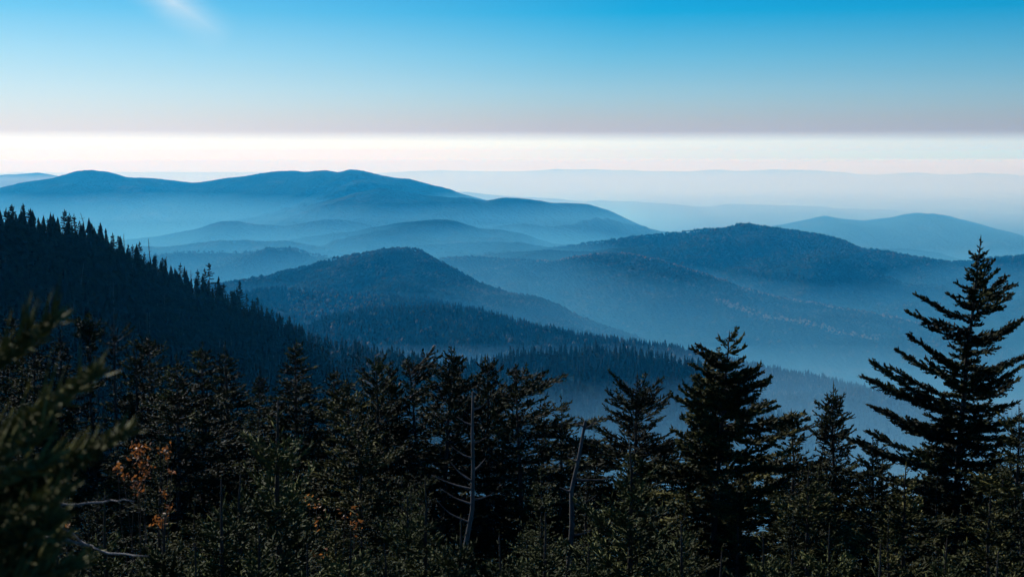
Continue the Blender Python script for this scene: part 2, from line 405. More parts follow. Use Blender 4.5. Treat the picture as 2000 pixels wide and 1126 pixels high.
rim = np.concatenate([np.arange(nX), np.arange(1, nY) * nX + nX - 1, (nY - 1) * nX + np.arange(nX - 2, -1, -1), np.arange(nY - 2, 0, -1) * nX])
rn = np.roll(rim, -1)
walls = np.stack([rn, rim, rim + nT, rn + nT], 1)
link('mist', mesh_np('mist', np.vstack([top_, bot_]), [gf, gf[:, ::-1] + nT, walls], False, M_MIST), kind='stuff', label='pale mist lying in the valleys between the middle hills')
closed_box('mist', 1110, 30000, 8610, 18000, -1020, (-300, -300), M_MIST_THIN, kind='stuff', label='thin mist before the twin-peaked mountain on the right')
closed_box('mist', -12000, 1100, 8610, 15500, -1020, (-350, -312), M_MIST_LEFT, kind='stuff', label='pale mist at the foot of the main mountain on the left')
closed_box('mist', -900, 2200, 1000, 2390, -480, (-228, -288), M_MIST2, kind='stuff', label='mist pooled in the near valley behind the foreground trees')
closed_box('mist', -260, 1500, 700, 995, -330, (-150, -150), M_MIST_NEAR, kind='stuff', label='thin mist in the saddle at the foot of the left slope')
closed_box('mist', -80000, 80000, 18010, 91000, -1020, (-290, -290), M_MIST3, kind='stuff', label='whitish mist over the far plain towards the horizon')

# ------------------------------------------------------------------ wood and needles
def needles(name, dark, mid, light, rough=0.8, spec=0.04, nscale=0.9):
    m, nt, b = new_mat(name)
    g = node(nt, 'ShaderNodeNewGeometry')
    r = node(nt, 'ShaderNodeValToRGB')
    set_ramp(r, [(0.0, dark), (0.52, mid), (1.0, light)])
    n = node(nt, 'ShaderNodeTexNoise', in_Scale=nscale, in_Detail=3.0)
    nt.links.new(g.outputs['Position'], n.inputs['Vector'])
    mx = node(nt, 'ShaderNodeMath', operation='MULTIPLY_ADD')
    mx.inputs[1].default_value = 0.55
    nt.links.new(g.outputs['Random Per Island'], mx.inputs[0])
    sc = node(nt, 'ShaderNodeMath', operation='MULTIPLY_ADD')
    sc.inputs[1].default_value = 1.7; sc.inputs[2].default_value = -0.68  # on foreground needles, clumps of the light colour stand in for sunlit boughs
    nt.links.new(n.outputs[0], sc.inputs[0])
    nt.links.new(sc.outputs[0], mx.inputs[2])
    nt.links.new(mx.outputs[0], r.inputs[0])
    nt.links.new(r.outputs[0], b.inputs['Base Color'])
    b.inputs['Roughness'].default_value = rough
    b.inputs['Specular IOR Level'].default_value = spec
    return m
def bark(name, c1, c2, scale=9.0):
    m, nt, b = new_mat(name)
    g = node(nt, 'ShaderNodeNewGeometry')
    mp = node(nt, 'ShaderNodeMapping')
    mp.inputs['Scale'].default_value = (1, 1, 0.25)
    n = node(nt, 'ShaderNodeTexNoise', in_Scale=scale, in_Detail=5.0, in_Roughness=0.65)
    nt.links.new(g.outputs['Position'], mp.inputs[0])
    nt.links.new(mp.outputs[0], n.inputs['Vector'])
    r = node(nt, 'ShaderNodeValToRGB')
    set_ramp(r, [(0.35, c1), (0.65, c2)])
    nt.links.new(n.outputs[0], r.inputs[0])
    nt.links.new(r.outputs[0], b.inputs['Base Color'])
    bp = node(nt, 'ShaderNodeBump', in_Strength=0.7, in_Distance=0.02)
    nt.links.new(n.outputs[0], bp.inputs['Height'])
    nt.links.new(bp.outputs[0], b.inputs['Normal'])
    b.inputs['Roughness'].default_value = 0.9
    b.inputs['Specular IOR Level'].default_value = 0.15
    return m
M_NEEDLE_SHADED = needles('shaded_spruce_needles', (0.005, 0.007, 0.0035), (0.012, 0.017, 0.006), (0.066, 0.076, 0.020))  # shade of the backlit trees is darkened into this colour
M_NEEDLE_OLIVE_LIT = needles('lit_olive_fir_needles', (0.009, 0.011, 0.004), (0.034, 0.038, 0.011), (0.160, 0.145, 0.040))  # olive fir colour, brightened to paint sunlight onto the nearer trees
M_NEEDLE_YOUNG_LIT = needles('young_spruce_needles', (0.012, 0.018, 0.008), (0.044, 0.054, 0.019), (0.135, 0.142, 0.046))  # young yellow-green, brightened to paint the front rows as lit
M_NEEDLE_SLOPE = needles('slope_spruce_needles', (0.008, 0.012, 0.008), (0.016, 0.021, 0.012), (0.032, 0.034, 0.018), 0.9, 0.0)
M_FAR_MIX = needles('far_mixed_canopy', (0.008, 0.015, 0.009), (0.016, 0.025, 0.013), (0.075, 0.055, 0.028), 0.95, 0.0, 0.012)
M_FAR_RUST_LIT = needles('lit_far_autumn_canopy', (0.05, 0.042, 0.022), (0.13, 0.085, 0.045), (0.26, 0.17, 0.09), 0.95, 0.0)  # autumn tones, lightened to paint sunlight on the spur crests
M_BARK = bark('spruce_bark', (0.022, 0.018, 0.014), (0.06, 0.05, 0.042))
M_DEADWOOD = bark('grey_deadwood', (0.045, 0.042, 0.04), (0.14, 0.13, 0.125), 6.0)
M_SILVERWOOD = bark('silver_deadwood', (0.10, 0.095, 0.09), (0.26, 0.25, 0.24), 6.0)
M_NEEDLE_CLOSE_LIT = needles('lit_close_spruce_needles', (0.045, 0.050, 0.018), (0.11, 0.115, 0.038), (0.20, 0.19, 0.068))  # needle colour raised to paint sunlight on the close boughs
M_LEAF_ORANGE = needles('orange_leaves', (0.12, 0.04, 0.012), (0.34, 0.12, 0.025), (0.62, 0.27, 0.07), 0.6, 0.2)

nt = M_LEAF_ORANGE.node_tree                      # thin leaves let the sun through
tr_ = nt.nodes.new('ShaderNodeBsdfTranslucent'); ms = nt.nodes.new('ShaderNodeMixShader')
ms.inputs[0].default_value = 0.3
pb = nt.nodes['Principled BSDF']
nt.links.new(pb.inputs['Base Color'].links[0].from_socket, tr_.inputs['Color'])
nt.links.new(pb.outputs[0], ms.inputs[1]); nt.links.new(tr_.outputs[0], ms.inputs[2])
nt.links.new(ms.outputs[0], nt.nodes['Material Output'].inputs['Surface'])

# ------------------------------------------------------------------ conifer geometry
def unit(v):
    return v / np.maximum(np.linalg.norm(v, axis=-1, keepdims=True), 1e-9)
def spindles(P0, P1, R, belly=0.45):
    """needle-clad shoots: slim three-sided bipyramids, six triangles each"""
    n = len(P0)
    d = unit(P1 - P0)
    ref = np.where(np.abs(d[:, 2:3]) > 0.9, np.array([[1., 0, 0]]), np.array([[0., 0, 1.]]))
    u = unit(np.cross(d, ref)); w = np.cross(d, u)
    c = P0 + (P1 - P0) * belly
    V = np.empty((n, 5, 3))
    V[:, 0] = P0; V[:, 4] = P1
    for k in range(3):
        a = 2 * math.pi * k / 3 + 0.5
        V[:, 1 + k] = c + (u * math.cos(a) + w * math.sin(a)) * R[:, None]
    f = np.array([(0, 2, 1), (0, 3, 2), (0, 1, 3), (4, 1, 2), (4, 2, 3), (4, 3, 1)])
    F = (np.arange(n)[:, None, None] * 5 + f[None]).reshape(-1, 3)
    return V.reshape(-1, 3), F
def sprays(P0, P1, R):
    """fine shoots with their needles spread to both sides: one small creased blade each"""
    n = len(P0)
    d = unit(P1 - P0)
    i = np.arange(n)
    ref = np.stack([np.sin(i * 2.39) * 0.8, np.cos(i * 2.39) * 0.8, np.full(n, 0.9)], 1)
    u = unit(np.cross(d, ref)); w = np.cross(d, u)
    c = P0 + (P1 - P0) * 0.5
    V = np.stack([P0, c + u * R[:, None] + w * (R * 0.35)[:, None], P1, c - u * R[:, None] + w * (R * 0.35)[:, None]], 1)
    return V.reshape(-1, 3), [(i[:, None] * 4 + np.arange(4)[None])]
def tube(points, radii, sides=7, cap=True):
    P = np.asarray(points, float); R = np.asarray(radii, float)
    n = len(P)
    T = unit(np.gradient(P, axis=0))
    ref = np.array([0, 1.0, 0.03]) if abs(T[:, 2]).mean() > 0.6 else np.array([0.02, 0, 1.0])
    u = unit(np.cross(T, ref)); w = np.cross(T, u)
    a = np.linspace(0, 2 * np.pi, sides, endpoint=False)
    V = P[:, None] + R[:, None, None] * (u[:, None] * np.cos(a)[None, :, None] + w[:, None] * np.sin(a)[None, :, None])
    V = V.reshape(-1, 3)
    i = np.arange(n - 1)[:, None] * sides; j = np.arange(sides)[None]; j2 = (j + 1) % sides
    F = np.stack([i + j, i + j2, i + sides + j2, i + sides + j], -1).reshape(-1, 4)
    faces = [F]
    if cap:
        V = np.vstack([V, P[-1:] + T[-1:] * R[-1]])
        t = (n - 1) * sides
        jj_ = np.arange(sides)
        faces.append(np.stack([t + jj_, t + (jj_ + 1) % sides, np.full(sides, len(V) - 1)], 1))
    return V, faces
def join(parts):
    """parts: list of (V, [faces...]) -> one (V, faces by size)"""
    Vs = []; by = {}
    off = 0
    for V, fs in parts:
        Vs.append(V)
        for f in fs:
            by.setdefault(f.shape[1], []).append(f + off)
        off += len(V)
    return np.vstack(Vs), [np.concatenate(v) for v in by.values()]

def bough(rng, p0, az, el, L, q, curve=None):
    """One needle-clad bough. Returns (P0, P1, R) of its shoots and its bare axis points."""
    ns = 9
    s = np.linspace(0, 1, ns)
    h = np.array([math.sin(az), math.cos(az), 0.0])
    if curve is None:
        ang = el + q['sag'] * np.sin(s * math.pi * 0.85) * -1 + q['up'] * s ** 2
        ang = ang + rng.normal(0, 0.05, ns).cumsum() * 0.5
        azs = az + rng.normal(0, 0.05, ns).cumsum()
        step = L / (ns - 1)
        dirs = np.stack([np.sin(azs) * np.cos(ang), np.cos(azs) * np.cos(ang), np.sin(ang)], 1)
        pts = p0 + np.vstack([[0, 0, 0], (dirs[:-1] * step).cumsum(0)])
    else:
        pts = curve(s)
    def pos(v):
        x = np.clip(v, 0, 1) * (ns - 1)
        i = np.minimum(x.astype(int), ns - 2); f = (x - i)[:, None]
        return pts[i] * (1 - f) + pts[i + 1] * f
    tan = unit(np.gradient(pts, axis=0))
    def tang(v):
        return tan[np.clip((v * (ns - 1)).round().astype(int), 0, ns - 1)]
    r = q['r']
    A0, A1, AR = [], [], []
    # shoots sheathing the axis itself
    na = max(3, int(L / 0.16))
    v = np.linspace(q['bare'], 1, na + 1)
    A0.append(pos(v[:-1] - 0.02)); A1.append(pos(np.minimum(v[1:] + 0.06, 1))); AR.append(np.full(na, r * 1.15))
    A1[-1][-1] += tan[-1] * 0.06
    # laterals
    nl = max(3, int(L * (1 - q['bare']) / q['gap']))
    v = np.repeat(np.linspace(q['bare'], 0.97, nl), 2) + rng.uniform(-0.4, 0.4, nl * 2) / nl * 0.8
    v = np.clip(v, q['bare'] * 0.8, 0.985)
    side = np.tile([1.0, -1.0], nl)
    ll = np.minimum(L * q['fan'] * (1 - v) ** 0.75 + 0.10, q['lmax']) * rng.uniform(0.6, 1.15, nl * 2)
    keep = rng.random(nl * 2) > q['miss']
    v, side, ll = v[keep], side[keep], ll[keep]
    T = tang(v)
    S = unit(np.cross(T, np.array([[0, 0, 1.0]])))
    U = np.cross(S, T)
    a = np.radians(rng.uniform(q['ang'][0], q['ang'][1], len(v)))[:, None]
    D = T * np.cos(a) + S * (side[:, None] * np.sin(a)) + U * rng.normal(q['lift'], 0.16, len(v))[:, None]
    D = unit(D)
    Q0 = pos(v); Q1 = Q0 + D * ll[:, None] + np.array([0, 0, 1.0]) * (ll * rng.uniform(-0.12, 0.14, len(v)))[:, None]
    A0.append(Q0); A1.append(Q1); AR.append(r * rng.uniform(0.85, 1.15, len(v)))
    # sub-laterals
    if q['sub'] > 0:
        cnt = np.floor(ll / q['sub']).astype(int)
        idx = np.repeat(np.arange(len(v)), cnt * 2)
        if len(idx):
            k = np.concatenate([np.arange(c * 2) for c in cnt if c > 0])
            cc = cnt[idx]
            w = (k // 2 + 0.6 + rng.uniform(-0.3, 0.3, len(idx))) / (cc + 0.4)
            w = np.clip(w, 0.15, 0.95)
            sd = np.where(k % 2 == 0, 1.0, -1.0)
            DD = unit(Q1[idx] - Q0[idx])
            SS = unit(np.cross(DD, U[idx] + rng.normal(0, 0.25, (len(idx), 3))))
            b = np.radians(rng.uniform(35, 60, len(idx)))[:, None]
            E = unit(DD * np.cos(b) + SS * (sd[:, None] * np.sin(b)) + U[idx] * rng.normal(0.08, 0.14, len(idx))[:, None])
            el_ = (ll[idx] * 0.42 * (1 - w) + 0.07) * rng.uniform(0.7, 1.2, len(idx))
            B0 = Q0[idx] + (Q1[idx] - Q0[idx]) * w[:, None]
            A0.append(B0); A1.append(B0 + E * el_[:, None]); AR.append(-r * 1.05 * rng.uniform(0.85, 1.2, len(idx)))     # fine side shoots: flat sprays
    # a few upright shoots on the upper side
    nu = int(nl * q['spikes'])
    if nu:
        v = rng.uniform(q['bare'], 1, nu)
        T = tang(v); S = unit(np.cross(T, np.array([[0, 0, 1.0]]))); U = np.cross(S, T)
        D = unit(T * 0.8 + U * rng.uniform(0.3, 0.9, nu)[:, None] + S * rng.normal(0, 0.3, nu)[:, None])
        P = pos(v)
        A0.append(P); A1.append(P + D * rng.uniform(0.10, 0.22, nu)[:, None]); AR.append(np.full(nu, r * 0.9))
    return np.concatenate(A0), np.concatenate(A1), np.concatenate(AR), pts

BASEQ = dict(sag=0.25, up=0.35, bare=0.14, gap=0.115, fan=0.42, lmax=0.85, miss=0.10, lift=0.05, sub=0.15, spikes=0.5, r=0.026, ang=(34, 58))
def conifer(seed, H, rmax, crown0=0.06, p=0.85, whorl=0.30, nb=5, el_top=0.75, el_bot=-0.12, gapp=0.08, bend=0.0, bend_az=0.0,
            flag_az=None, flag=0.0, q=None, tr=None, leader=0.45, jit=0.25, long_p=0.06, waist=None, tipw=0.06, extra=None, wave=0.18):
    """Returns trunk (V, faces), list of boughs [(P0,P1,R,axis)], all in tree space (base at origin)."""
    rng = np.random.default_rng(seed)
    Q = dict(BASEQ); Q.update(q or {})
    nt_ = 14
    hz = np.linspace(0, H, nt_)
    off = bend * (hz / H) ** 2.2
    wob = np.cumsum(rng.normal(0, H * 0.0022, (nt_, 2)), 0)
    wob -= wob[-1] * (hz / H)[:, None]
    tx = off * math.sin(bend_az) + wob[:, 0]; ty = off * math.cos(bend_az) + wob[:, 1]
    tp = np.stack([tx, ty, hz], 1)
    tr = tr or (0.0105 * H + 0.02)
    trunk = tube(tp, tr * (1 - hz / H) ** 0.85 + 0.008, 8)
    def axis(z):
        return np.array([np.interp(z, hz, tx), np.interp(z, hz, ty), z])
    boughs = []
    z = H * crown0
    ztop_ = H - leader
    k = rng.random() * 6
    ph = rng.uniform(0, 6.28, 3)
    while z < ztop_:
        h = (z - H * crown0) / (H * (1 - crown0))
        lim = rmax * (1 - h) ** p * (1 + wave * math.sin(h * 17 + ph[0]) + wave * 0.6 * math.sin(h * 31 + ph[1])) + tipw
        if waist:
            lim *= np.interp(h, [a for a, _ in waist], [b for _, b in waist])
        n = max(3, int(round(nb + rng.normal(0, 0.7))))
        for i in range(n):
            if rng.random() < gapp:
                continue
            az = k + 2 * math.pi * i / n + rng.normal(0, 0.22)
            L = lim * rng.uniform(1 - jit, 1 + jit * 0.6)
            if rng.random() < long_p:
                L *= rng.uniform(1.2, 1.5)
            if flag_az is not None:
                L *= 1 + flag * math.cos(az - flag_az)
            if L < 0.1:
                continue
            el = np.interp(h, [0, 0.55, 1], [el_bot, (el_bot + el_top) * 0.40, el_top]) + rng.normal(0, 0.09)
            boughs.append(bough(rng, axis(z + rng.uniform(-0.5, 0.5) * whorl * 0.7), az, el, L, Q))
        k += 0.9 + rng.normal(0, 0.3)
        z += whorl * (1.15 - 0.55 * h) * rng.uniform(0.8, 1.2)
    # leader shoot with its collar of short tips
    t = axis(H); t0 = axis(H - leader)
    m = 6
    la = rng.uniform(0, 6.28, m)
    lp = t0 + (t - t0) * np.linspace(0.05, 0.75, m)[:, None]
    ld = unit(np.stack([np.sin(la) * 0.8, np.cos(la) * 0.8, np.full(m, 0.75)], 1))
    P0 = np.vstack([t0[None] - [[0, 0, 0.05]], (t0 + (t - t0) * 0.5)[None], lp])
    P1 = np.vstack([(t0 + (t - t0) * 0.65)[None], t[None] + [[0, 0, 0.08]], lp + ld * leader * np.linspace(0.42, 0.2, m)[:, None]])
    boughs.append((P0, P1, np.concatenate([[Q['r'] * 1.0, Q['r'] * 0.8], np.full(m, Q['r'] * 0.8)]), np.array([t0, t])))
    for e in (extra or []):
        zz, az, el, L = e
        boughs.append(bough(rng, axis(zz * H), az, el, L, Q))
    return trunk, boughs
def bough_mesh(bl, wood=True):
    P0 = np.concatenate([b[0] for b in bl]); P1 = np.concatenate([b[1] for b in bl]); R = np.concatenate([b[2] for b in bl])
    a = R > 0
    parts = []
    if a.any():
        V, F = spindles(P0[a], P1[a], R[a])
        parts.append((V, [F]))
    if (~a).any():
        parts.append(sprays(P0[~a], P1[~a], -R[~a]))
    return join(parts)
def limb_mesh(bl, thick=0.02):
    """the bare wood of the boughs"""
    out = []
    for b in bl:
        ax = b[3]
        if len(ax) < 3:
            continue
        L = np.linalg.norm(np.diff(ax, axis=0), axis=1).sum()
        r0 = thick * min(1.0, L / 1.4)
        out.append(tube(ax[::2], np.linspace(r0, 0.004, len(ax[::2])), 3, False))
    return join(out)
def stand(name, label, cat, loc, rotz=0.0, group=None, scale=1.0):
    o = bpy.data.objects.new(name, None)
    o.empty_display_size = 0.5
    o.location = loc; o.rotation_euler = (0, 0, rotz); o.scale = (scale, scale, scale)
    o['label'] = label; o['category'] = cat
    if group:
        o['group'] = group
    COL.objects.link(o)
    return o

TREES = {}
def tree_meshes(key, needle, **kw):
    """trunk, limbs and crown mesh data of one kind, made once"""
    trunk, bl = conifer(**kw)
    TREES[key] = (mesh_np('trunk', trunk[0], trunk[1], True, M_BARK),
                  mesh_np('limbs', *limb_mesh(bl), True, M_BARK),
                  mesh_np('crown', *bough_mesh(bl), False, needle), kw['H'])
    return TREES[key]
def plant_tree(key, px, py, Y, label, name='spruce_tree', group=None, rot=0.0, needle=None, kw=None):
    """Stands a tree on the ground at depth Y so that its tip reaches the picture point."""
    x, y, z = at(px, py, Y)
    g = float(ground_z(np.array([x]), np.array([y]))[0]) - 0.1
    Hh = z - g
    if kw is not None:
        kw = dict(kw); kw['H'] = Hh
        tree_meshes(key, needle or M_NEEDLE_SHADED, **kw)
    tm, lm, cm, H0 = TREES[key]
    # the tip of a bent tree stands beside its foot
    s = Hh / H0
    o = stand(name, label, 'tree', (x, y, g), rot, group, s)
    link('trunk', tm, o)
    c = link('crown', cm, o)
    link('limbs', lm, c, kind='stuff')
    return o

# ------------------------------------------------------------------ woods on the hills
def ordinal(n):
    return '%d%s' % (n, 'th' if 10 <= n % 100 <= 20 else {1: 'st', 2: 'nd', 3: 'rd'}.get(n % 10, 'th'))
def tier_tree(seed, tiers, sides, width=0.17, ragged_=0.3):
    """small conifer of jagged skirts, height 1, for distances where shoots cannot be told apart"""
    rng = np.random.default_rng(seed)
    V = []; F = []
    for t in range(tiers):
        h = t / tiers
        z0 = 0.10 + 0.86 * h
        top = min(1.0, z0 + 1.35 / tiers + 0.05)
        r = width * (1 - h) ** 0.85 + 0.012
        a = np.arange(sides) / sides * 2 * np.pi + rng.uniform(0, 6)
        rad = r * rng.uniform(1 - ragged_ * 1.6, 1 + ragged_, sides)
        ring = np.stack([np.cos(a) * rad, np.sin(a) * rad, z0 + rng.uniform(-0.35, 0.25, sides) / tiers], 1)
        o = len(V)
        V.append([0, 0, top]); V.extend(ring.tolist())
        for k in range(sides):
            F.append((o, o + 1 + k, o + 1 + (k + 1) % sides))
    return np.array(V), np.array(F)
def blob_tree(seed, sub=0):
    """rounded broadleaf crown, height about 1"""
    rng = np.random.default_rng(seed)
    n = 6
    V = [[0, 0, 1.0]]
    for z, r in ((0.75, 0.36), (0.38, 0.46)):
        a = np.arange(n) / n * 2 * np.pi + rng.uniform(0, 1)
        rad = r * rng.uniform(0.7, 1.25, n)
        V += np.stack([np.cos(a) * rad, np.sin(a) * rad, z + rng.uniform(-0.12, 0.12, n)], 1).tolist()
    F = [(0, 1 + k, 1 + (k + 1) % n) for k in range(n)]
    for k in range(n):
        k2 = (k + 1) % n
        F += [(1 + k, 7 + k, 7 + k2), (1 + k, 7 + k2, 1 + k2)]
    return np.array(V), np.array(F)
def octa_blob():
    V = np.array([(0, 0, 1), (.5, 0, .45), (0, .5, .5), (-.5, 0, .4), (0, -.5, .5), (0, 0, -.2)], float)
    F = np.array([(0, 1, 2), (0, 2, 3), (0, 3, 4), (0, 4, 1)])
    return V, F
def scatter(key, n, rng, px=(-60, 2060), t=(0.0, 1.0), top_bias=1.0):
    """random points on the front face of a ridge, within a range of picture columns"""
    V, nb = RIDGES[key]
    nr, nc = V.shape[0] - nb, V.shape[1]
    out = []
    have = 0
    while have < n:
        m = (n - have) * 3 + 50
        r = nb + (t[0] + (t[1] - t[0]) * rng.random(m) ** top_bias) * (nr - 1)
        c = rng.random(m) * (nc - 1)
        r0 = np.minimum(r.astype(int), V.shape[0] - 2); c0 = np.minimum(c.astype(int), nc - 2)
        fr = (r - r0)[:, None]; fc = (c - c0)[:, None]
        P = (V[r0, c0] * (1 - fr) + V[r0 + 1, c0] * fr) * (1 - fc) + (V[r0, c0 + 1] * (1 - fr) + V[r0 + 1, c0 + 1] * fr) * fc
        sx = 1000 + P[:, 0] / P[:, 1] * FPX
        ok = (sx > px[0]) & (sx < px[1])
        out.append(P[ok]); have += ok.sum()
    return np.concatenate(out)[:n]
def many(protos, P, H, rng, wid=None):
    """joins copies of small prototypes at points P with heights H"""
    parts = []
    which = rng.integers(0, len(protos), len(P))
    for k, (V, F) in enumerate(protos):
        i = np.nonzero(which == k)[0]
        if not len(i):
            continue
        a = rng.uniform(0, 6.28, len(i)); c, s = np.cos(a)[:, None], np.sin(a)[:, None]
        w = (H[i] * (rng.uniform(0.8, 1.25, len(i)) if wid is None else wid[i]))[:, None]
        X = (V[None, :, 0] * c - V[None, :, 1] * s) * w + P[i, 0:1]
        Y = (V[None, :, 0] * s + V[None, :, 1] * c) * w + P[i, 1:2]
        Z = V[None, :, 2] * H[i][:, None] + P[i, 2:3] - 0.3
        VV = np.stack([X, Y, Z], -1).reshape(-1, 3)
        FF = (np.arange(len(i))[:, None, None] * len(V) + F[None]).reshape(-1, 3)
        parts.append((VV, [FF]))
    return join(parts)
def wood(name, label, key, n, protos, hmin, hmax, mat, seed, px=(-60, 2060), t=(0, 1), bias=1.0):
    rng = np.random.default_rng(seed)
    P = scatter(key, n, rng, px, t, bias)
    H = rng.uniform(hmin, hmax, n) * np.where(rng.random(n) < 0.12, 1.25, 1.0)
    return link(name, mesh_np(name, *many(protos, P, H, rng), False, mat), kind='stuff', label=label)

OCT = [octa_blob()]
BLOB = [blob_tree(i) for i in range(4)]
T_FAR = [tier_tree(20 + i, 3, 5, 0.20) for i in range(4)]
T_MID = [tier_tree(30 + i, 5, 6, 0.17) for i in range(6)]
T_NEAR = [tier_tree(40 + i, 8, 8, 0.16, 0.4) for i in range(8)]
wood('forest', 'unbroken wood covering the broad blue mountain on the right', 'r1', 15000, OCT, 9, 17, M_FAR_MIX, 1, px=(800, 2040), t=(0, 0.7), bias=1.5)
wood('forest', 'wood on the long spur crossing the valley on the right', 'r1b', 9000, OCT, 9, 16, M_FAR_MIX, 2, px=(800, 2040), t=(0, 0.7), bias=1.6)
wood('forest', 'rust-tinged wood with painted sunlight along the crest of the long valley spur', 'r1b', 1100, OCT, 10, 16, M_FAR_RUST_LIT, 22, px=(1050, 1850), t=(0, 0.05))  # lighter autumn crowns paint the sunlit line of the crest
wood('forest', 'crowns painted pale as if sunlit on the low end of the valley spur', 'r1b', 260, OCT, 9, 15, M_FAR_RUST_LIT, 23, px=(1400, 1720), t=(0.40, 0.46))  # sunlight put into the crown colour as a pale streak
wood('forest', 'wood covering the dark dome-shaped hill', 'm4', 12000, OCT, 7, 13, M_FAR_MIX, 3, px=(380, 1260), t=(0, 0.8), bias=1.4)
wood('forest', 'wood on the small foothill right of the dark left slope', 'm3', 4500, OCT, 9, 16, M_FAR_MIX, 4, px=(280, 760))
wood('forest', 'conifers on the foothill before the dome-shaped hill', 'm5', 3500, T_FAR, 8, 15, M_FAR_MIX, 5, px=(450, 1050), t=(0, 0.8), bias=1.2)
wood('forest', 'rust-coloured trees on the foothill before the dome-shaped hill', 'm5', 260, BLOB, 7, 11, M_FAR_RUST_LIT, 6, px=(560, 760), t=(0.05, 0.5))
wood('forest', 'spruce wood covering the round central hill', 'm6', 9500, T_FAR, 8, 16, M_FAR_MIX, 7, px=(560, 1800), t=(0, 0.75), bias=1.3)
wood('forest', 'orange broadleaf trees dotted over the round central hill', 'm6', 240, BLOB, 7, 11, M_FAR_RUST_LIT, 8, px=(640, 1400), t=(0.02, 0.5))
wood('forest', 'misty wood on the valley spur left of the tall fir', 'm8', 2400, T_MID, 10, 19, M_FAR_MIX, 9, px=(1380, 2200), t=(0, 0.7), bias=1.2)
wood('forest', 'broadleaf crowns among the misty wood left of the tall fir', 'm8', 350, BLOB, 9, 14, M_FAR_MIX, 29, px=(1380, 1900), t=(0, 0.4))
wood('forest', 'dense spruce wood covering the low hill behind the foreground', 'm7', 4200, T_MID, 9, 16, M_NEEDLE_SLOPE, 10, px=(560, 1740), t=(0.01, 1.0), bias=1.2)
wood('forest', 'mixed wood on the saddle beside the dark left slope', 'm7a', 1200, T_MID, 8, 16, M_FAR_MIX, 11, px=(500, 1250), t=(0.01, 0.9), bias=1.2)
wood('forest', 'rust and yellow crowns in the saddle beside the dark left slope', 'm7a', 60, BLOB, 6, 9, M_FAR_RUST_LIT, 12, px=(600, 900), t=(0.02, 0.3))
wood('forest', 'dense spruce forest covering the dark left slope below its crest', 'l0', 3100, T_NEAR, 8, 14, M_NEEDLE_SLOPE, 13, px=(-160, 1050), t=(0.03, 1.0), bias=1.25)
def poles(name, label, key, n, seed, px, t, hmin, hmax, r):
    rng = np.random.default_rng(seed)
    P = scatter(key, n, rng, px, t)
    parts = []
    for p in P:
        h = rng.uniform(hmin, hmax)
        tip = p + [rng.normal(0, 0.05) * h, rng.normal(0, 0.03) * h, h]
        parts.append(tube(np.array([p - [0, 0, 0.5], (p + tip) / 2 + rng.normal(0, 0.1, 3), tip]), [r, r * 0.8, r * 0.3], 5))
    return link(name, mesh_np(name, *join(parts), True, M_DEADWOOD), kind='stuff', label=label)
poles('dead_trunks', 'thin bare dead trunks standing among the spruces of the left slope', 'l0', 130, 5, (-50, 680), (0.05, 0.8), 7, 13, 0.16)
poles('dead_trunks', 'bare dead trunks above the canopy of the wooded saddle', 'm7a', 14, 6, (600, 760), (0.0, 0.15), 14, 20, 0.35)

# single trees along the crest of the dark left slope
def slope_mesh(seed, H=12.0, rmax=2.2, **kw):
    q = dict(r=0.19, gap=0.40, sub=0, spikes=0.25, lmax=1.1, fan=0.4)
    trunk, bl = conifer(seed=seed, H=H, rmax=rmax, whorl=0.75, nb=5, leader=1.0, q=q, tipw=0.32, **kw)
    return (mesh_np('trunk', trunk[0], trunk[1], True, M_BARK), mesh_np('crown', *bough_mesh(bl), False, M_NEEDLE_SLOPE), H)
SLOPE = [slope_mesh(201, crown0=0.08), slope_mesh(202, crown0=0.12, rmax=1.7), slope_mesh(203, crown0=0.1, rmax=2.5, p=0.7, wave=0.3),
         slope_mesh(204, crown0=0.15, rmax=1.5, p=0.7), slope_mesh(205, crown0=0.1, rmax=1.9, gapp=0.3, wave=0.35, jit=0.4), slope_mesh(206, crown0=0.05, rmax=2.1, p=1.0)]
SLOPE_BROAD = slope_mesh(207, rmax=2.9, p=0.55, wave=0.35, jit=0.4, crown0=0.2)
SLOPE_SPARSE = slope_mesh(208, rmax=1.2, p=0.5, gapp=0.5, wave=0.35, jit=0.5, crown0=0.3)
def crest_point(key, px):
    V, nb = RIDGES[key]
    C = V[nb]
    sx = 1000 + C[:, 0] / C[:, 1] * FPX
    return np.array([np.interp(px, sx, C[:, k]) for k in range(3)])
def tip_height(p, py):
    return float(ray(1000, py)[1]) * p[1] - p[2]
rng = np.random.default_rng(77)
CREST = [(8, 425, 1), (17, 405, 0), (28, 398, 2), (50, 396, 5), (61, 408, 0), (72, 428, 1), (84, 436, 3), (97, 426, 'sparse'), (107, 420, 4), (130, 408, 2),
         (139, 415, 0), (148, 417, 3), (158, 430, 1), (171, 416, 'snag'), (178, 432, 3), (188, 446, 1), (198, 436, 0), (210, 455, 1), (222, 454, 3), (233, 459, 1),
         (243, 457, 'snag'), (252, 476, 1), (260, 477, 3), (274, 471, 1), (283, 492, 0), (296, 466, 'snag'), (305, 497, 1), (318, 502, 5), (325, 500, 'snag'),
         (333, 530, 0), (343, 525, 2), (353, 512, 0), (365, 535, 1), (372, 527, 'snag'), (386, 525, 3), (400, 523, 1), (409, 513, 'sparse'), (420, 552, 1),
         (436, 552, 'broad'), (450, 566, 1), (462, 560, 3), (468, 546, 5), (481, 572, 1), (492, 583, 3), (502, 579, 1), (510, 592, 0), (520, 598, 3), (530, 602, 1),
         (540, 608, 0), (551, 616, 3), (560, 625, 1), (573, 614, 'snag'), (583, 637, 0), (592, 641, 1), (602, 645, 3), (612, 655, 1), (622, 668, 0), (634, 680, 3), (646, 694, 1), (660, 706, 0)]
x = -12.0
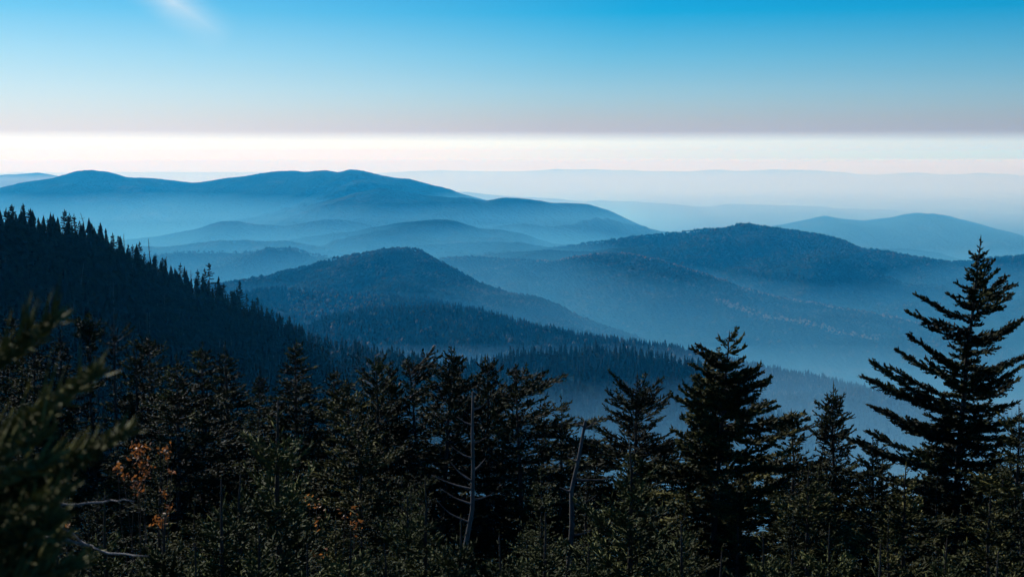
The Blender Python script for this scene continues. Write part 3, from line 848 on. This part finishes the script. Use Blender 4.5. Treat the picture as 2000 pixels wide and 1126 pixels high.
while x < 672:
    x += rng.uniform(3.2, 6.5)
    g = crest_point('l0', x)
    d0 = g[1]
    CREST.append((x, None, int(rng.integers(0, 6))))
CREST.sort(key=lambda c: c[0])
nspr = nsnag = 0
SNAG_LABEL = {171: 'bare dead trunk with a crooked top on the left slope crest', 243: 'short straight bare pole on the left slope crest',
              296: 'tall leaning bare trunk on the middle of the left slope crest', 325: 'bare forked trunk beside a round-topped spruce on the left slope',
              372: 'thin bare pole between two spruces on the left slope crest', 573: 'thin bare pole near the foot of the left slope crest'}
def snag_thing(name, label, foot, tip, r, stubs, seed, lean=0.0, mat=None, kink=0.0):
    """dead trunk with bare branch stubs, each a part"""
    rg = np.random.default_rng(seed)
    foot = np.array(foot, float); tip = np.array(tip, float) - foot
    o = stand(name, label, 'dead tree', foot)
    s = np.linspace(0, 1, 10)
    pts = tip * s[:, None] + np.stack([rg.normal(0, 0.012, 10) * np.linalg.norm(tip) * s * (1 - s) * 3, np.zeros(10), np.zeros(10)], 1)
    pts[-2:, 0] += kink * np.array([0.5, 1.0])
    link('trunk', mesh_np('trunk', *tube(pts, r * (1 - s * 0.72), 8), True, mat or M_DEADWOOD), o)
    for (v, az, el, L) in stubs:
        p = np.array([np.interp(v, s, pts[:, k]) for k in range(3)])
        m = 6
        w = np.linspace(0, 1, m)
        d = np.array([math.sin(az) * math.cos(el), math.cos(az) * math.cos(el), math.sin(el)])
        bp = p + d * (L * w)[:, None] + np.array([0, 0, 1.0]) * (L * 0.22 * w ** 2.5)[:, None] + np.cumsum(rg.normal(0, 0.025 * L, (m, 3)), 0) * w[:, None]
        link('branch', mesh_np('branch', *tube(bp, r * 0.30 * (1 - w * 0.85), 5), True, mat or M_DEADWOOD), o)
    return o
for (x, py, kind) in CREST:
    g = crest_point('l0', x)
    g = g + np.array([0, -rng.uniform(0, 12) if py is None else -2, 0]); g[2] -= 0.4 if py is not None else 2.5
    if kind == 'snag':
        h = tip_height(g, py)
        st = [(rng.uniform(0.35, 0.95), rng.uniform(-1.9, 1.9), rng.uniform(-0.2, 0.5), rng.uniform(0.6, 1.8)) for _ in range(9)]
        lean = {296: -0.9, 171: -1.0}.get(x, 0.2)
        snag_thing('dead_tree', SNAG_LABEL[x], g, g + np.array([lean, 0, h]), 0.26, st, int(x), kink=-0.8 if x == 171 else 0.0, mat=M_BARK)
        nsnag += 1
        continue
    tm, cm, H0 = SLOPE_SPARSE if kind == 'sparse' else SLOPE_BROAD if kind == 'broad' else SLOPE[kind]
    h = tip_height(g, py) if py is not None else rng.uniform(6.5, 9.5)
    if py is None and x < 60:
        h *= 1.2
    nspr += 1
    look = {'sparse': 'sparse-crowned spruce', 'broad': 'flat-topped broad spruce'}.get(kind, 'tall spruce' if py is not None else 'low spruce')
    o = stand('spruce_tree', '%s on the crest of the dark left slope, %s from the left' % (look, ordinal(nspr)), 'tree', g, rng.uniform(0, 6.28), 'spruces along the crest of the left slope', h / H0)
    w = rng.uniform(0.85, 1.1) * max(1.0, 9.5 / h) ** 0.5
    o.scale = (h / H0 * w, h / H0 * w, h / H0)
    link('trunk', tm, o)
    link('crown', cm, o)

for (x, py, rot, lab) in [(672, 694, 1.0, 'tall hazy spruce at the foot of the left slope, left of a pair'), (698, 678, 2.2, 'taller broad hazy spruce at the foot of the left slope, right of a pair')]:
    g = crest_point('l0', x)
    g[2] -= 1.0
    h = tip_height(g, py)
    tm, cm, H0 = SLOPE_BROAD if x > 690 else SLOPE[2]
    o = stand('spruce_tree', lab, 'tree', g, rot, None, h / H0)
    link('trunk', tm, o)
    link('crown', cm, o)

# single trees on the crest of the low hill and the saddle, too small to show their parts
TN = [mesh_np('spruce', V, [F], False, M_NEEDLE_SLOPE) for V, F in [tier_tree(60 + i, 9, 9, 0.17, 0.4) for i in range(8)]]
def crest_row(key, x0, x1, step, hmin, hmax, text, group, seed, wide=1.0):
    rg = np.random.default_rng(seed)
    x = x0; n = 0
    while x < x1:
        n += 1
        g = crest_point(key, x)
        h = rg.uniform(hmin, hmax) * (1.3 if rg.random() < 0.15 else 1.0)
        o = link('spruce_tree', TN[int(rg.integers(0, 8))], label=text % ordinal(n), category='tree', group=group)
        o.location = (g[0], g[1] - rg.uniform(0, 8), g[2] - 1.0)
        w = h * rg.uniform(0.85, 1.4) * wide
        o.scale = (w, w, h)
        o.rotation_euler = (0, 0, rg.uniform(0, 6.28))
        x += step * rg.uniform(0.5, 1.5)
crest_row('m7', 930, 1460, 9.0, 9, 15, 'small spruce on the skyline of the low hill, %s from its left end', 'spruces on the skyline of the low hill', 3)
crest_row('m7a', 606, 900, 8.5, 8, 15, 'small hazy spruce on the crest of the wooded saddle, %s from its left end', 'spruces on the crest of the saddle', 4, 1.2)

# ------------------------------------------------------------------ foreground conifers
HALF = math.pi / 2
def foot(px, py, Y):
    x, y, z = at(px, py, Y)
    return np.array([x, y, float(ground_z(np.array([x]), np.array([y]))[0]) - 0.1]), np.array([x, y, z])
def tree(px, py, Y, label, seed, needle=None, name='spruce_tree', bend=0.0, shrink=1.0, **kw):
    """one tree with its own shape whose tip stands at the picture point"""
    f, tip = foot(px, py, Y)
    H = float(tip[2] - f[2])
    baz = kw.get('bend_az', HALF)
    c0 = max(0.15, 1 - 6.4 / H)
    a = dict(seed=seed, H=H, rmax=0.33 * H * (1 - c0) + 0.35, crown0=c0, whorl=0.33, nb=5, bend=bend, bend_az=baz)
    q = dict(gap=0.13, sub=0.18, r=0.028)
    lod = min(max(Y / 45.0, 0.9), 1.4)
    q = dict(gap=0.125 * lod, sub=0.115 * lod, r=0.026 * lod ** 0.7, fan=0.45)
    q.update(kw.pop('q', {}))
    a.update(kw)
    a['rmax'] = min(a['rmax'], 3.0)
    trunk, bl = conifer(q=q, **a)
    o = stand(name, label, 'tree', (f[0] - bend * math.sin(baz), f[1] - bend * math.cos(baz), f[2]))
    link('trunk', mesh_np('trunk', trunk[0], trunk[1], True, M_BARK), o)
    c = link('crown', mesh_np('crown', *bough_mesh(bl), False, needle or M_NEEDLE_SHADED), o)
    link('limbs', mesh_np('limbs', *limb_mesh(bl), True, M_BARK), c, kind='stuff')
    return o
DENSE = dict(p=1.0, nb=6, el_top=0.6, wave=0.12)
SPIRE = dict(p=1.05, nb=6, whorl=0.27, leader=0.6, el_top=0.6, wave=0.1)
BROAD = dict(p=0.75, jit=0.35, wave=0.28, gapp=0.12)
RAG = dict(p=0.5, jit=0.45, wave=0.35, gapp=0.28, long_p=0.15)

tree(22, 604, 68, 'bushy dark spruce at the left edge below the slope', 301, **DENSE)
tree(62, 620, 62, 'dark spruce second from the left edge, behind the blurred bough', 302, **DENSE)
tree(118, 640, 60, 'slim dark spruce left of the tufted crooked fir', 303, **SPIRE)
tree(292, 652, 62, 'broad spruce right of the bare-armed pole tree', 304, **BROAD)
tree(262, 672, 56, 'rounded spruce just behind the bare-armed pole tree', 305, **DENSE)
tree(345, 690, 52, 'low broad spruce left of the twin-topped dense spruce', 306, **BROAD)
tree(395, 664, 54, 'dense broad spruce with a rounded top left of the centre', 307, rmax=3.4, **DENSE)
tree(440, 664, 60, 'pointed spruce close behind the dense broad spruce', 308, **SPIRE)
tree(507, 718, 64, 'small pointed spruce in the gap left of the tall triangular spruce', 309, **SPIRE)
tree(578, 660, 55, 'tall triangular dense spruce left of the centre', 310, rmax=3.3, whorl=0.32, **DENSE)
tree(652, 718, 56, 'blunt dark spruce right of the tall triangular spruce', 311, **DENSE)
tree(676, 735, 50, 'olive spruce with layered boughs right of the blunt spruce', 312, M_NEEDLE_OLIVE_LIT, **BROAD)
tree(732, 694, 54, 'spiky fir with upswept left boughs left of the centre', 313, name='fir_tree', bend=-0.25, el_top=0.95, el_bot=0.2, p=0.7, gapp=0.15, jit=0.4)
tree(766, 702, 56, 'narrow fir right beside the spiky upswept fir', 314, name='fir_tree', **{**SPIRE, 'el_top': 0.9, 'el_bot': 0.1})
tree(796, 693, 55, 'crooked fir whose sparse top leans to the left', 315, name='fir_tree', bend=-0.75, flag_az=HALF, flag=0.55, p=0.6, gapp=0.3, jit=0.4, q=dict(miss=0.25))
tree(888, 676, 52, 'tall fir with a forked tip leaning right at the centre', 316, name='fir_tree', bend=0.45, el_top=1.0, el_bot=0.05, p=0.62, jit=0.4, wave=0.3)
tree(952, 692, 53, 'broad upswept fir right of the fork-tipped fir', 317, name='fir_tree', rmax=3.3, el_top=0.95, el_bot=0.15, p=0.75, jit=0.3)
tree(1006, 714, 50, 'fir with long layered boughs reaching to the right', 318, name='fir_tree', bend=-0.2, flag_az=HALF, flag=0.55, el_top=0.6, el_bot=0.1, p=0.55, gapp=0.22, jit=0.4)
tree(1063, 782, 60, 'tiny pointed spruce tip in the misty gap right of the centre', 319, rmax=2.0, **SPIRE)
tree(1095, 768, 57, 'slim pointed spruce left of the leaning bare trunk', 320, rmax=2.2, **SPIRE)
tree(1160, 845, 60, 'small dark spruce between the leaning trunk and the bushy fir', 321, **DENSE)
tree(1245, 728, 46, 'bushy fir with a blunt top right of the leaning bare trunk', 322, name='fir_tree', rmax=3.1, el_top=0.85, el_bot=0.0, p=0.62, jit=0.35, wave=0.25)
tree(1628, 745, 48, 'neat pointed young fir left of the tall fir', 323, name='fir_tree', rmax=2.3, whorl=0.28, leader=0.6, nb=6, p=0.9, el_top=0.9, el_bot=0.15)
tree(1545, 800, 44, 'olive fir close against the right side of the ragged fir', 324, M_NEEDLE_OLIVE_LIT, name='fir_tree', **BROAD)
tree(1705, 850, 46, 'low bushy fir under the left boughs of the tall fir', 325, M_NEEDLE_OLIVE_LIT, **BROAD)
tree(1990, 792, 40, 'dark fir cut by the right edge beside the tall fir', 326, M_NEEDLE_OLIVE_LIT, name='fir_tree', **BROAD)
tree(1770, 905, 38, 'low olive spruce at the foot of the tall fir', 327, M_NEEDLE_OLIVE_LIT, **BROAD)
tree(1580, 905, 36, 'low olive fir with flat layered boughs below the neat young fir', 328, M_NEEDLE_OLIVE_LIT, **BROAD)
tree(1935, 960, 33, 'bushy olive fir in the lower right corner', 329, M_NEEDLE_OLIVE_LIT, **BROAD)
tree(700, 800, 46, 'shaded spruce with side boughs below the spiky upswept fir', 330, M_NEEDLE_OLIVE_LIT, **BROAD)

# trees whose outline is drawn bough by bough
def drawn_tree(px, py, Y, label, name, seed, boughs, needle, lean_px=0.0, core=None, q=None, split=True, thick=0.03):
    """boughs: picture points (foot x, foot y, tip x, tip y); each gets its own depth, turning towards or away from the viewer"""
    rng = np.random.default_rng(seed)
    f, tip = foot(px, py, Y)
    H = float(tip[2] - f[2])
    bend = lean_px * Y / FPX
    base = f - np.array([bend, 0, 0])
    Q = dict(BASEQ); Q.update(dict(gap=0.085, sub=0.08, r=0.034, fan=0.40, lmax=0.52, bare=0.10, miss=0.06, spikes=0.9)); Q.update(q or {})
    a = dict(seed=seed, H=H, rmax=0.13 * H, crown0=0.1, whorl=0.34, nb=5, bend=bend, bend_az=HALF, q=Q)
    a.update(core or {})
    trunk, bl = conifer(**a)
    o = stand(name, label, 'tree', base)
    link('trunk', mesh_np('trunk', trunk[0], trunk[1], True, M_BARK), o)
    hz = np.linspace(0, H, 14)
    TV = trunk[0][:14 * 8].reshape(14, 8, 3).mean(1)
    drawn = []
    for (x0, y0, x1, y1) in boughs:
        z0 = float(ray(1000, y0)[1]) * Y - base[2]
        z0 = min(max(z0, 0.3), H - 0.2)
        p0 = np.array([np.interp(z0, TV[:, 2], TV[:, 0]), np.interp(z0, TV[:, 2], TV[:, 1]), z0])
        dep = rng.uniform(-0.55, 0.55)
        t = np.array(at(x1, y1, Y)) - base
        L = np.linalg.norm(t - p0)
        yy = Y + dep * L
        t = np.array(at(x1, y1, yy)) - base
        chord = t - p0
        sag = rng.uniform(0.05, 0.12) * L
        def curve(s, p0=p0, chord=chord, sag=sag, L=L):
            w = np.sin(s * math.pi)
            return p0 + chord * s[:, None] + np.array([0, 0, -1.0]) * (sag * w * (0.6 + 0.8 * (1 - s)))[:, None]
        drawn.append(bough(rng, p0, 0, 0, L, Q, curve))
    if split:
        for b in drawn:
            ob = link('bough', mesh_np('bough', *bough_mesh([b]), False, needle), o)
            link('limb', mesh_np('limb', *limb_mesh([b], thick), True, M_BARK), ob)
    else:
        bl = bl + drawn
    c = link('crown', mesh_np('crown', *bough_mesh(bl), False, needle), o)
    link('limbs', mesh_np('limbs', *limb_mesh(bl, thick), True, M_BARK), c, kind='stuff')
    return o

HERO = [(1893, 585, 1968, 538), (1893, 592, 1981, 556), (1890, 603, 1982, 572), (1893, 560, 1950, 528), (1888, 615, 1962, 600), (1896, 545, 1940, 510),
        (1885, 628, 1787, 574), (1884, 640, 1770, 609), (1886, 600, 1850, 573), (1884, 650, 1812, 640), (1882, 655, 1845, 662), (1890, 570, 1868, 553),
        (1884, 672, 1999, 622), (1883, 676, 1990, 634), (1882, 668, 1955, 660), (1880, 685, 1950, 680), (1880, 660, 1925, 650),
        (1880, 718, 1772, 653), (1878, 735, 1748, 682), (1877, 728, 1800, 672), (1876, 760, 1808, 700),
        (1876, 790, 1697, 704), (1874, 800, 1681, 734), (1876, 775, 1735, 716), (1874, 810, 1730, 752),
        (1872, 826, 1694, 790), (1872, 838, 1720, 800), (1870, 850, 1740, 822), (1870, 885, 1690, 842), (1868, 900, 1640, 850), (1868, 915, 1700, 880),
        (1880, 722, 2010, 694), (1879, 740, 1992, 700), (1878, 752, 2005, 712), (1878, 766, 1975, 742), (1876, 780, 1992, 738), (1875, 800, 1988, 786),
        (1874, 815, 1960, 800), (1872, 840, 1995, 815), (1870, 870, 2000, 850), (1868, 905, 1990, 890), (1866, 940, 1700, 925), (1866, 960, 2000, 930), (1866, 985, 1720, 985), (1866, 1010, 1990, 985),
        (1866, 1040, 1730, 1050), (1866, 1070, 1980, 1050)]
drawn_tree(1916, 462, 44, 'tall dark fir with long upswept boughs standing against the mist on the right', 'fir_tree', 401, HERO, M_NEEDLE_SHADED, lean_px=42,
           core=dict(rmax=1.8, crown0=0.25, p=0.85, whorl=0.29, nb=5, el_top=0.55, el_bot=0.05, leader=0.5, wave=0.25,
                     waist=[(0, 1.2), (0.5, 1.15), (0.60, 0.9), (0.66, 0.5), (0.72, 0.42), (0.78, 0.55), (0.84, 1.05), (0.93, 1.2), (1, 1)]))
RAGGED = [(1424, 690, 1352, 682), (1424, 700, 1360, 672), (1422, 720, 1366, 690), (1424, 680, 1452, 655), (1424, 690, 1456, 678), (1420, 735, 1348, 712), (1424, 668, 1440, 642), (1422, 676, 1404, 660),
          (1422, 730, 1482, 716), (1422, 745, 1490, 728), (1420, 760, 1496, 748), (1418, 790, 1335, 752), (1418, 800, 1328, 760), (1416, 815, 1340, 780),
          (1418, 800, 1518, 795), (1416, 830, 1572, 806), (1416, 840, 1580, 818), (1416, 850, 1560, 840), (1414, 860, 1330, 812), (1414, 870, 1312, 838),
          (1412, 885, 1322, 860), (1412, 890, 1545, 880), (1410, 920, 1560, 905), (1410, 930, 1320, 910), (1408, 960, 1540, 945), (1408, 970, 1330, 960), (1406, 1000, 1520, 985), (1404, 1030, 1320, 1010)]
drawn_tree(1425, 648, 41, 'big ragged fir with a thin bare tip and brownish boughs', 'fir_tree', 402, RAGGED, M_NEEDLE_OLIVE_LIT, lean_px=22,
           core=dict(rmax=2.4, crown0=0.25, p=0.55, whorl=0.32, nb=5, gapp=0.12, jit=0.4, el_top=0.75, el_bot=0.05, leader=0.7, wave=0.25,
                     waist=[(0, 1), (0.72, 1.0), (0.84, 0.8), (0.92, 0.25), (1, 0.3)]))
# tufted crooked fir and bare-armed pole tree on the left
TUFT = [(176, 660, 145, 630), (176, 655, 152, 622), (176, 650, 172, 614), (178, 650, 196, 625), (178, 655, 203, 640), (177, 668, 150, 650), (178, 668, 198, 655), (178, 720, 205, 705), (178, 735, 155, 720), (178, 760, 210, 740)]
drawn_tree(174, 628, 60, 'crooked fir with a tufted umbrella top on the left', 'fir_tree', 403, TUFT, M_NEEDLE_SHADED, lean_px=-8, core=dict(rmax=2.0, crown0=0.5, p=0.4, gapp=0.3, waist=[(0, 1), (0.25, 0.7), (0.5, 0.12), (0.78, 0.10), (0.85, 0.5), (1, 0.6)], leader=0.3), q=dict(fan=0.5, lmax=0.5))
POLE = [(220, 655, 190, 640), (220, 660, 254, 632), (220, 668, 262, 640), (220, 672, 196, 668), (220, 645, 205, 632), (219, 690, 250, 672), (219, 700, 200, 690), (219, 715, 245, 702)]
drawn_tree(222, 606, 58, 'thin pole-like spruce with flat bare arms on the left', 'spruce_tree', 404, POLE, M_NEEDLE_SHADED, core=dict(rmax=2.0, crown0=0.5, p=0.35, gapp=0.3, waist=[(0, 1), (0.3, 0.6), (0.5, 0.16), (0.75, 0.14), (1, 0.08)], leader=1.0), q=dict(bare=0.4, r=0.022))

# fill trees of the shaded rows: eight shapes, each copy a tree of its own
for i in range(8):
    tree_meshes('row%d' % i, [M_NEEDLE_SHADED, M_NEEDLE_OLIVE_LIT, M_NEEDLE_SHADED, M_NEEDLE_YOUNG_LIT][i % 4], seed=500 + i, H=9.0, rmax=[2.4, 2.7, 2.1, 2.5, 2.9, 2.2, 2.6, 2.4][i], crown0=0.2,
                p=[1.0, 0.85, 1.05, 0.95, 0.8, 1.0, 0.9, 0.95][i], whorl=0.38, nb=5, jit=0.35, wave=0.25, q=dict(gap=0.13, sub=0.11, r=0.026, fan=0.45))
for i in range(5):
    tree_meshes('young%d' % i, M_NEEDLE_YOUNG_LIT, seed=600 + i, H=5.0, rmax=[1.5, 1.3, 1.7, 1.2, 1.6][i], crown0=0.08, p=0.85, whorl=0.27, nb=5, leader=[0.75, 0.9, 0.6, 0.8, 0.7][i],
                el_top=0.95, el_bot=0.15, q=dict(gap=0.085, sub=0.07, r=0.0145, fan=0.38, sag=0.1))
rng = np.random.default_rng(11)
fills = []
for row, (Y, n, y0, y1) in enumerate([(60, 15, 825, 890), (50, 15, 860, 940), (41, 13, 900, 980), (33, 11, 940, 1040)]):
    for k in range(n):
        px = -60 + (k + rng.uniform(0.15, 0.85)) / n * 2120
        py = rng.uniform(y0, y1)
        if row < 2 and (1020 < px < 1180 or 1560 < px < 1760):
            py = max(py, 885)
        fills.append((row, px, py, Y + rng.uniform(-3, 3)))
ROWN = ['hindmost', 'second', 'third', 'front']
cnt = {}
for (row, px, py, Y) in sorted(fills):
    cnt[row] = cnt.get(row, 0) + 1
    plant_tree('row%d' % int(rng.integers(0, 8)), px, py, Y, 'shaded spruce in the %s row of the dark foreground wood, %s from the left' % (ROWN[row], ordinal(cnt[row])),
               rot=rng.uniform(0, 6.28), group='shaded spruces of the foreground wood')
YOUNG = [(543, 782, 27, 'young spruce with a long bare leader left of the centre'), (432, 935, 24, 'young spruce with a stout upright leader in the lower left'),
         (470, 925, 25, 'young spruce with a thin leader right beside the stout one'), (830, 935, 25, 'bushy young spruce in the lower centre'),
         (795, 968, 27, 'small young spruce left of the bushy young one'), (975, 1045, 21, 'knee-high young spruce at the bottom right of the pale snag'),
         (1065, 1000, 23, 'young spruce left of the foot of the leaning trunk'), (1230, 872, 28, 'thin young spruce before the bushy blunt-topped fir'),
         (205, 965, 22, 'young spruce among the silver dead branches at lower left'), (322, 1005, 21, 'young spruce below the orange shrub'),
         (685, 1035, 22, 'young spruce at the bottom below the shaded side boughs'), (600, 1060, 20, 'low young spruce at the bottom left of the centre'),
         (1150, 1060, 22, 'low young spruce right of the foot of the leaning trunk'), (1330, 1015, 24, 'young spruce below the ragged fir on its left'),
         (1490, 1040, 23, 'young spruce below the ragged fir on its right'), (1620, 1030, 25, 'young spruce at the bottom below the neat pointed fir'),
         (1720, 1060, 22, 'low young spruce at the bottom left of the tall fir'), (1850, 1050, 24, 'young spruce at the bottom under the tall fir'),
         (380, 1060, 19, 'low young spruce at the bottom below the stout leader'), (900, 1010, 24, 'young spruce behind the foot of the pale snag'),
         (110, 1060, 19, 'low young spruce in the bottom left corner'), (505, 1020, 22, 'young spruce at the bottom under the long bare leader'),
         (750, 1060, 20, 'low young spruce at the bottom below the bushy young one'), (1410, 1075, 20, 'low young spruce at the bottom under the ragged fir'), (1950, 1075, 21, 'low young spruce in the bottom right corner')]
for i, (px, py, Y, lab) in enumerate(YOUNG):
    plant_tree('young%d' % (i % 5), px, py, Y, lab, rot=i * 1.7, group='young spruces at the bottom of the slope')

# dead trees of the foreground
def pix_snag(name, label, x0, y0, x1, y1, Y, r, stubs, seed, **kw):
    f = np.array(at(x0, y0, Y)); t = np.array(at(x1, y1, Y))
    d = t - f
    g = float(ground_z(np.array([f[0]]), np.array([f[1]]))[0])
    k = (f[2] - g) / d[2]
    f = f - d * k                                   # follow the trunk down to the ground
    v = lambda py: 1 - (py - y1) / (y0 - y1) / (1 + k) if False else (float(ray(1000, py)[1]) * Y - f[2]) / (t[2] - f[2])
    st = [(v(py), az, el, L) for (py, az, el, L) in stubs]
    return snag_thing(name, label, f, t, r, st, seed, **kw)
pix_snag('dead_tree', 'leaning bare broken trunk standing in the misty gap right of the centre', 1108, 1110, 1134, 822, 40, 0.125,
         [(838, HALF, 0.5, 0.35), (832, -HALF, 0.2, 0.25), (935, HALF * 1.2, 0.0, 0.9), (985, HALF * 0.8, 0.1, 0.7), (1045, 1.4, 0.05, 0.6), (900, -1.2, 0.1, 0.3), (960, -1.9, 0.2, 0.35)], 71, kink=0.12)
pix_snag('dead_tree', 'grey dead trunk with curved pale branches on its left side', 915, 1060, 924, 765, 36, 0.095,
         [(895, -HALF, 0.35, 0.55), (940, -HALF * 0.9, 0.5, 0.65), (955, -HALF * 1.1, 0.25, 0.95), (985, -HALF, 0.35, 0.75), (1020, -1.4, 0.3, 0.85), (920, 1.2, 0.6, 0.40), (830, -1.3, 0.3, 0.4), (865, 1.7, 0.2, 0.35), (800, 1.5, 0.3, 0.3), (975, 1.8, 0.1, 0.5)], 72)
# silver dead branches at lower left
def branch_thing(name, label, Y, lines, mat):
    f, _ = foot(lines[0][0][0][0], lines[0][0][0][1], Y)
    o = stand(name, label, 'dead tree', f)
    rg = np.random.default_rng(9)
    for i, (pts, r) in enumerate(lines):
        P = np.array([at(x, y, Y + (0.25 * math.sin(3 * k + i) if k else 0)) for k, (x, y) in enumerate(pts)]) - f
        m = 12
        s = np.linspace(0, len(P) - 1, m)
        C = np.stack([np.interp(s, np.arange(len(P)), P[:, k]) for k in range(3)], 1)
        C += rg.normal(0, 0.012, C.shape)
        link('trunk' if i == 0 else 'branch', mesh_np('branch', *tube(C, r * np.linspace(1, 0.25, m), 6), True, mat), o)
    return o
branch_thing('dead_tree', 'silver dead stump with bare branches sweeping right at lower left', 15.0,
             [([(78, 1400), (78, 1120), (82, 940)], 0.055), ([(84, 1012), (120, 1025), (160, 1055), (195, 1075)], 0.020), ([(80, 1046), (130, 1052), (200, 1078), (285, 1086)], 0.024),
              ([(84, 985), (150, 988), (205, 980), (258, 974)], 0.016), ([(70, 1005), (40, 1012), (10, 1018)], 0.015), ([(60, 1100), (95, 1112), (130, 1140)], 0.026), ([(84, 1000), (110, 990), (118, 980)], 0.010)], M_SILVERWOOD)

# orange shrubs
def shrub(label, Y, clusters, seed, stem_foot):
    rg = np.random.default_rng(seed)
    f, _ = foot(stem_foot[0], stem_foot[1], Y)
    o = stand('shrub', label, 'shrub', f)
    LV = []; LF = []; n = 0
    for (cx, cy, cr, k) in clusters:
        c = np.array(at(cx, cy, Y)) - f
        s0 = np.array([rg.uniform(-0.3, 0.3), rg.uniform(-0.3, 0.3), 0])
        w = np.linspace(0, 1, 7)
        P = s0 + (c - s0) * w[:, None] + np.cumsum(rg.normal(0, 0.05, (7, 3)), 0) * w[:, None]
        link('stem', mesh_np('stem', *tube(P, 0.018 * (1 - 0.75 * w), 5), True, M_BARK), o)
        for _ in range(int(k * 1.6)):
            p = P[-1] + rg.normal(0, cr * Y / FPX * 0.5, 3)
            a, b = unit(rg.normal(0, 1, 3)), rg.normal(0, 1, 3)
            b = unit(np.cross(a, b)); nn = np.cross(a, b)
            L = rg.uniform(0.03, 0.06); W = L * 0.5
            LV += [p - a * L, p + b * W + nn * 0.008, p + a * L, p - b * W + nn * 0.008]
            LF.append((n, n + 1, n + 2, n + 3)); n += 4
    link('foliage', mesh_np('foliage', np.array(LV), [np.array(LF)], False, M_LEAF_ORANGE), o)
shrub('thin shrub with orange autumn leaves in the dark wood at left', 31, [(262, 893, 20, 46), (285, 905, 18, 26), (248, 910, 12, 18), (300, 890, 12, 12), (318, 908, 10, 8), (258, 955, 10, 12), (330, 950, 9, 9), (315, 985, 14, 20), (300, 1000, 10, 10), (285, 930, 18, 12), (275, 960, 16, 9), (325, 970, 8, 8), (240, 925, 8, 6)], 81, (285, 1100))
shrub('small orange-leaved shrub half hidden at the lower left edge', 24, [(103, 962, 9, 16), (98, 975, 8, 8), (66, 1003, 8, 12), (125, 990, 6, 4)], 82, (100, 1150))
shrub('low shrub with a few orange leaves under the shaded side boughs', 34, [(598, 975, 14, 5), (615, 985, 16, 8), (660, 1020, 24, 9), (690, 1015, 20, 8), (625, 1035, 14, 4), (705, 1040, 14, 4), (640, 1070, 14, 4), (615, 1085, 10, 4)], 83, (650, 1180))

# out-of-focus spruce boughs close to the viewpoint on the left
def near_spruce():
    rg = np.random.default_rng(91)
    Y = 5.6
    bx, by_, _ = at(-230, 1100, Y)
    gz = float(ground_z(np.array([bx]), np.array([by_]))[0])
    base = np.array([bx, by_, gz - 0.05])
    o = stand('spruce_tree', 'blurred close spruce whose boughs reach in from the left edge', 'tree', base)
    H = 3.6
    hz = np.linspace(0, H, 8)
    link('trunk', mesh_np('trunk', *tube(np.stack([0 * hz, 0 * hz, hz], 1), 0.06 * (1 - hz / H) + 0.008, 8), True, M_BARK), o)
    Q = dict(BASEQ); Q.update(dict(gap=0.010, sub=0.03, r=0.0075, fan=0.15, lmax=0.075, bare=0.12, miss=0.02, spikes=0.25, ang=(22, 46)))
    for (x0, y0, x1, y1, d) in [(-230, 815, 104, 626, 0.0), (-230, 800, 60, 668, 0.05), (-230, 960, 187, 732, -0.1), (-230, 930, 120, 782, 0.0), (-230, 1040, 244, 846, 0.05), (-230, 1020, 170, 888, 0.0),
                                (-230, 1075, 120, 965, -0.2), (-230, 1150, 110, 1060, 0.1), (-230, 1180, 150, 1100, -0.2), (-230, 1050, 85, 985, 0.3), (-230, 970, 80, 850, -0.2),
                                (-230, 1120, 70, 1010, 0.35), (-230, 1220, 120, 1130, 0.2), (-230, 980, 90, 905, -0.3), (-230, 1000, 60, 930, 0.0), (-230, 1080, 90, 1040, -0.1), (-230, 1100, 110, 1015, -0.05), (-230, 1040, 110, 935, 0.12), (-230, 1200, 90, 1090, 0.0)]:
        p0 = np.array(at(x0, y0, Y)) - base
        p0[:2] = 0
        t = np.array(at(x1, y1, Y + d)) - base
        L = np.linalg.norm(t - p0)
        def curve(s, p0=p0, t=t, L=L):
            return p0 + (t - p0) * s[:, None] + np.array([0, 0, -1.0]) * (0.06 * L * np.sin(s * math.pi))[:, None]
        b = bough(rg, p0, 0, 0, L, Q, curve)
        ob = link('bough', mesh_np('bough', *bough_mesh([b]), False, M_NEEDLE_CLOSE_LIT), o)
        link('limb', mesh_np('limb', *limb_mesh([b], 0.008), True, M_BARK), ob)
near_spruce()
